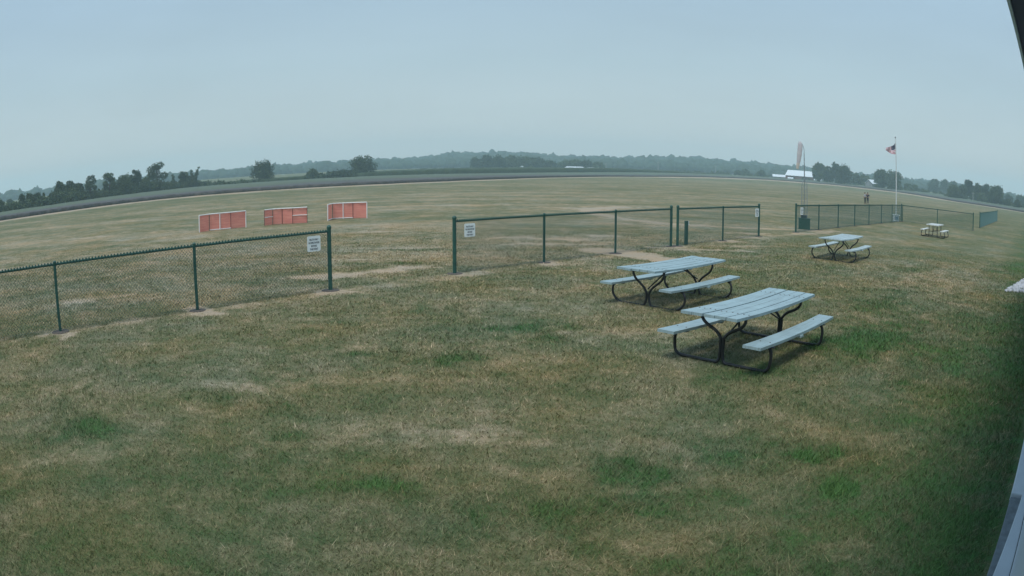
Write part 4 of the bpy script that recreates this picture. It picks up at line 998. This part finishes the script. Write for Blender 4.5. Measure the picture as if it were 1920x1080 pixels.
# eave
prism([(S0, .0005), (S1 + .4, .0005), (S1 + .4, -5.9), (S0, -5.9)], 2.84, 2.87, 'soffit', M_soffit)
prism([(S0, .040), (S1 + .4, .040), (S1 + .4, .0030), (S0, .0030)], 2.80, 3.02, 'fascia', M_fascia)
prism([(S0, .052), (S1 + .4, .052), (S1 + .4, .0425), (S0, .0425)], 2.79, 3.05, 'drip_edge', mat('white_drip_edge', (.75, .78, .82), .4))
mb = MB(); mb.add([(S0, .052, 3.052), (S1 + .4, .052, 3.052), (S1 + .4, -3.0, 3.9), (S0, -3.0, 3.9), (S0, -6.0, 3.052), (S1 + .4, -6.0, 3.052)], [(0, 1, 2, 3), (3, 2, 5, 4)])
mb.build('roof', mat('grey_roof_sheet', (.22, .23, .24), .6, noise=.15), bld)

# ------------------------------------------------------------------ people out on the field
M_skin = mat('skin', (.38, .22, .16), .6)
M_navy = mat('navy_clothes', (.012, .018, .045), .8, noise=.2); M_whitecl = mat('pale_shirt', (.42, .45, .50), .8, noise=.1); M_darkcl = mat('dark_trousers', (.03, .045, .045), .8)
M_hair = mat('brown_hair', (.07, .045, .03), .8)
def person(label, x, y, rz, shirt, trousers, arms, h=1.47):
    root = thing('person', label, 'person', (x, y, float(gz(x, y))), rz); k = h / 1.75
    J = {'pel': (0, 0, .95, .13), 'che': (0, .01, 1.30, .16), 'neck': (0, .0, 1.47, .065), 'head': (0, -.01, 1.56, .085), 'top': (0, -.005, 1.68, .088)}
    E = [('pel', 'che'), ('che', 'neck'), ('neck', 'head'), ('head', 'top')]
    for s, c in ((-1, 'l'), (1, 'r')):
        J[c + 'hip'] = (s * .09, 0, .88, .10); J[c + 'kn'] = (s * .10, -.03, .49, .065); J[c + 'an'] = (s * .11, .0, .09, .045); J[c + 'toe'] = (s * .12, -.16, .035, .04)
        J[c + 'sh'] = (s * .19, 0, 1.40, .065)
        el, wr = arms[0 if s < 0 else 1]
        J[c + 'el'] = (*el, .045); J[c + 'wr'] = (*wr, .032); d_ = (Vector(wr) - Vector(el)).normalized(); J[c + 'ha'] = (*(Vector(wr) + d_ * .09), .036)
        E += [('pel', c + 'hip'), (c + 'hip', c + 'kn'), (c + 'kn', c + 'an'), (c + 'an', c + 'toe'), ('che', c + 'sh'), (c + 'sh', c + 'el'), (c + 'el', c + 'wr'), (c + 'wr', c + 'ha')]
    def skin(name, keys, edges, m_, grow=1.0, parent=root, rootk=None):
        idx = {q: i for i, q in enumerate(keys)}
        me = bpy.data.meshes.new(name); me.from_pydata([Vector(J[q][:3]) * k for q in keys], [(idx[a], idx[b]) for a, b in edges], []); me.update()
        o = bpy.data.objects.new(name, me); C.objects.link(o); o.parent = parent
        md = o.modifiers.new('skin', 'SKIN'); sub = o.modifiers.new('sub', 'SUBSURF'); sub.levels = sub.render_levels = 1
        for q in keys: 
            sv = me.skin_vertices[0].data[idx[q]]; sv.radius = (J[q][3] * k * grow,) * 2; sv.use_root = (q == (rootk or keys[0]))
        me.materials.append(m_); return o
    body = skin('body', list(J), E, M_skin)
    skin('shirt', ['pel', 'che', 'lsh', 'rsh', 'lel', 'rel'], [('pel', 'che'), ('che', 'lsh'), ('che', 'rsh'), ('lsh', 'lel'), ('rsh', 'rel')], shirt, 1.15, root, 'che')
    skin('trousers', ['pel', 'lhip', 'rhip', 'lkn', 'rkn', 'lan', 'ran'], [('pel', 'lhip'), ('pel', 'rhip'), ('lhip', 'lkn'), ('rhip', 'rkn'), ('lkn', 'lan'), ('rkn', 'ran')], trousers, 1.18, root, 'pel')
    hb = MB(); hb.lathe([(.03, 1.52), (.088, 1.56), (.102, 1.63), (.095, 1.70), (.05, 1.755), (.01, 1.765)], 0, 0, 12)
    hb.v = [(a * k, (b + .022) * k, c * k) for a, b, c in hb.v]; hb.build('hair', M_hair, root, smooth=True)
    sh = MB()
    for s in (-1, 1): sh.box(s * .12 * k, -.07 * k, .035 * k, .10 * k, .28 * k, .07 * k)
    sh.build('shoes', M_hair, root, bevel=.02)
rzp = R(180 - 29)
person('standing person in navy clothes on the far field, right one of the pair', 44.85, 80.0, R(-29) + .3, M_navy, M_navy, (((-.33, -.06, 1.18), (-.20, -.26, 1.22)), ((.34, .02, 1.16), (.36, -.05, .92))))
person('standing person in pale shirt on the far field, left one of the pair', 44.52, 80.2, R(-29) + .9, M_whitecl, M_darkcl, (((-.27, .02, 1.14), (-.29, -.06, .90)), ((.30, -.06, 1.15), (.22, -.24, 1.05))), 1.46)

# ------------------------------------------------------------------ smoke haze
hz = MB(); hz.box(0, 0, 27.5, 2740, 2740, 57)
hm = bpy.data.materials.new('haze'); hm.use_nodes = True; t_ = hm.node_tree; t_.nodes.clear()
ov = t_.nodes.new('ShaderNodeOutputMaterial'); pv = t_.nodes.new('ShaderNodeVolumePrincipled')
pv.inputs['Color'].default_value = (.72, .95, 1.0, 1); pv.inputs['Density'].default_value = .00085; pv.inputs['Anisotropy'].default_value = 0.0
t_.links.new(pv.outputs[0], ov.inputs['Volume'])
ho = hz.build('haze', hm); tag(ho, 'thin blue grey smoke haze over the whole field', 'haze', kind='stuff')
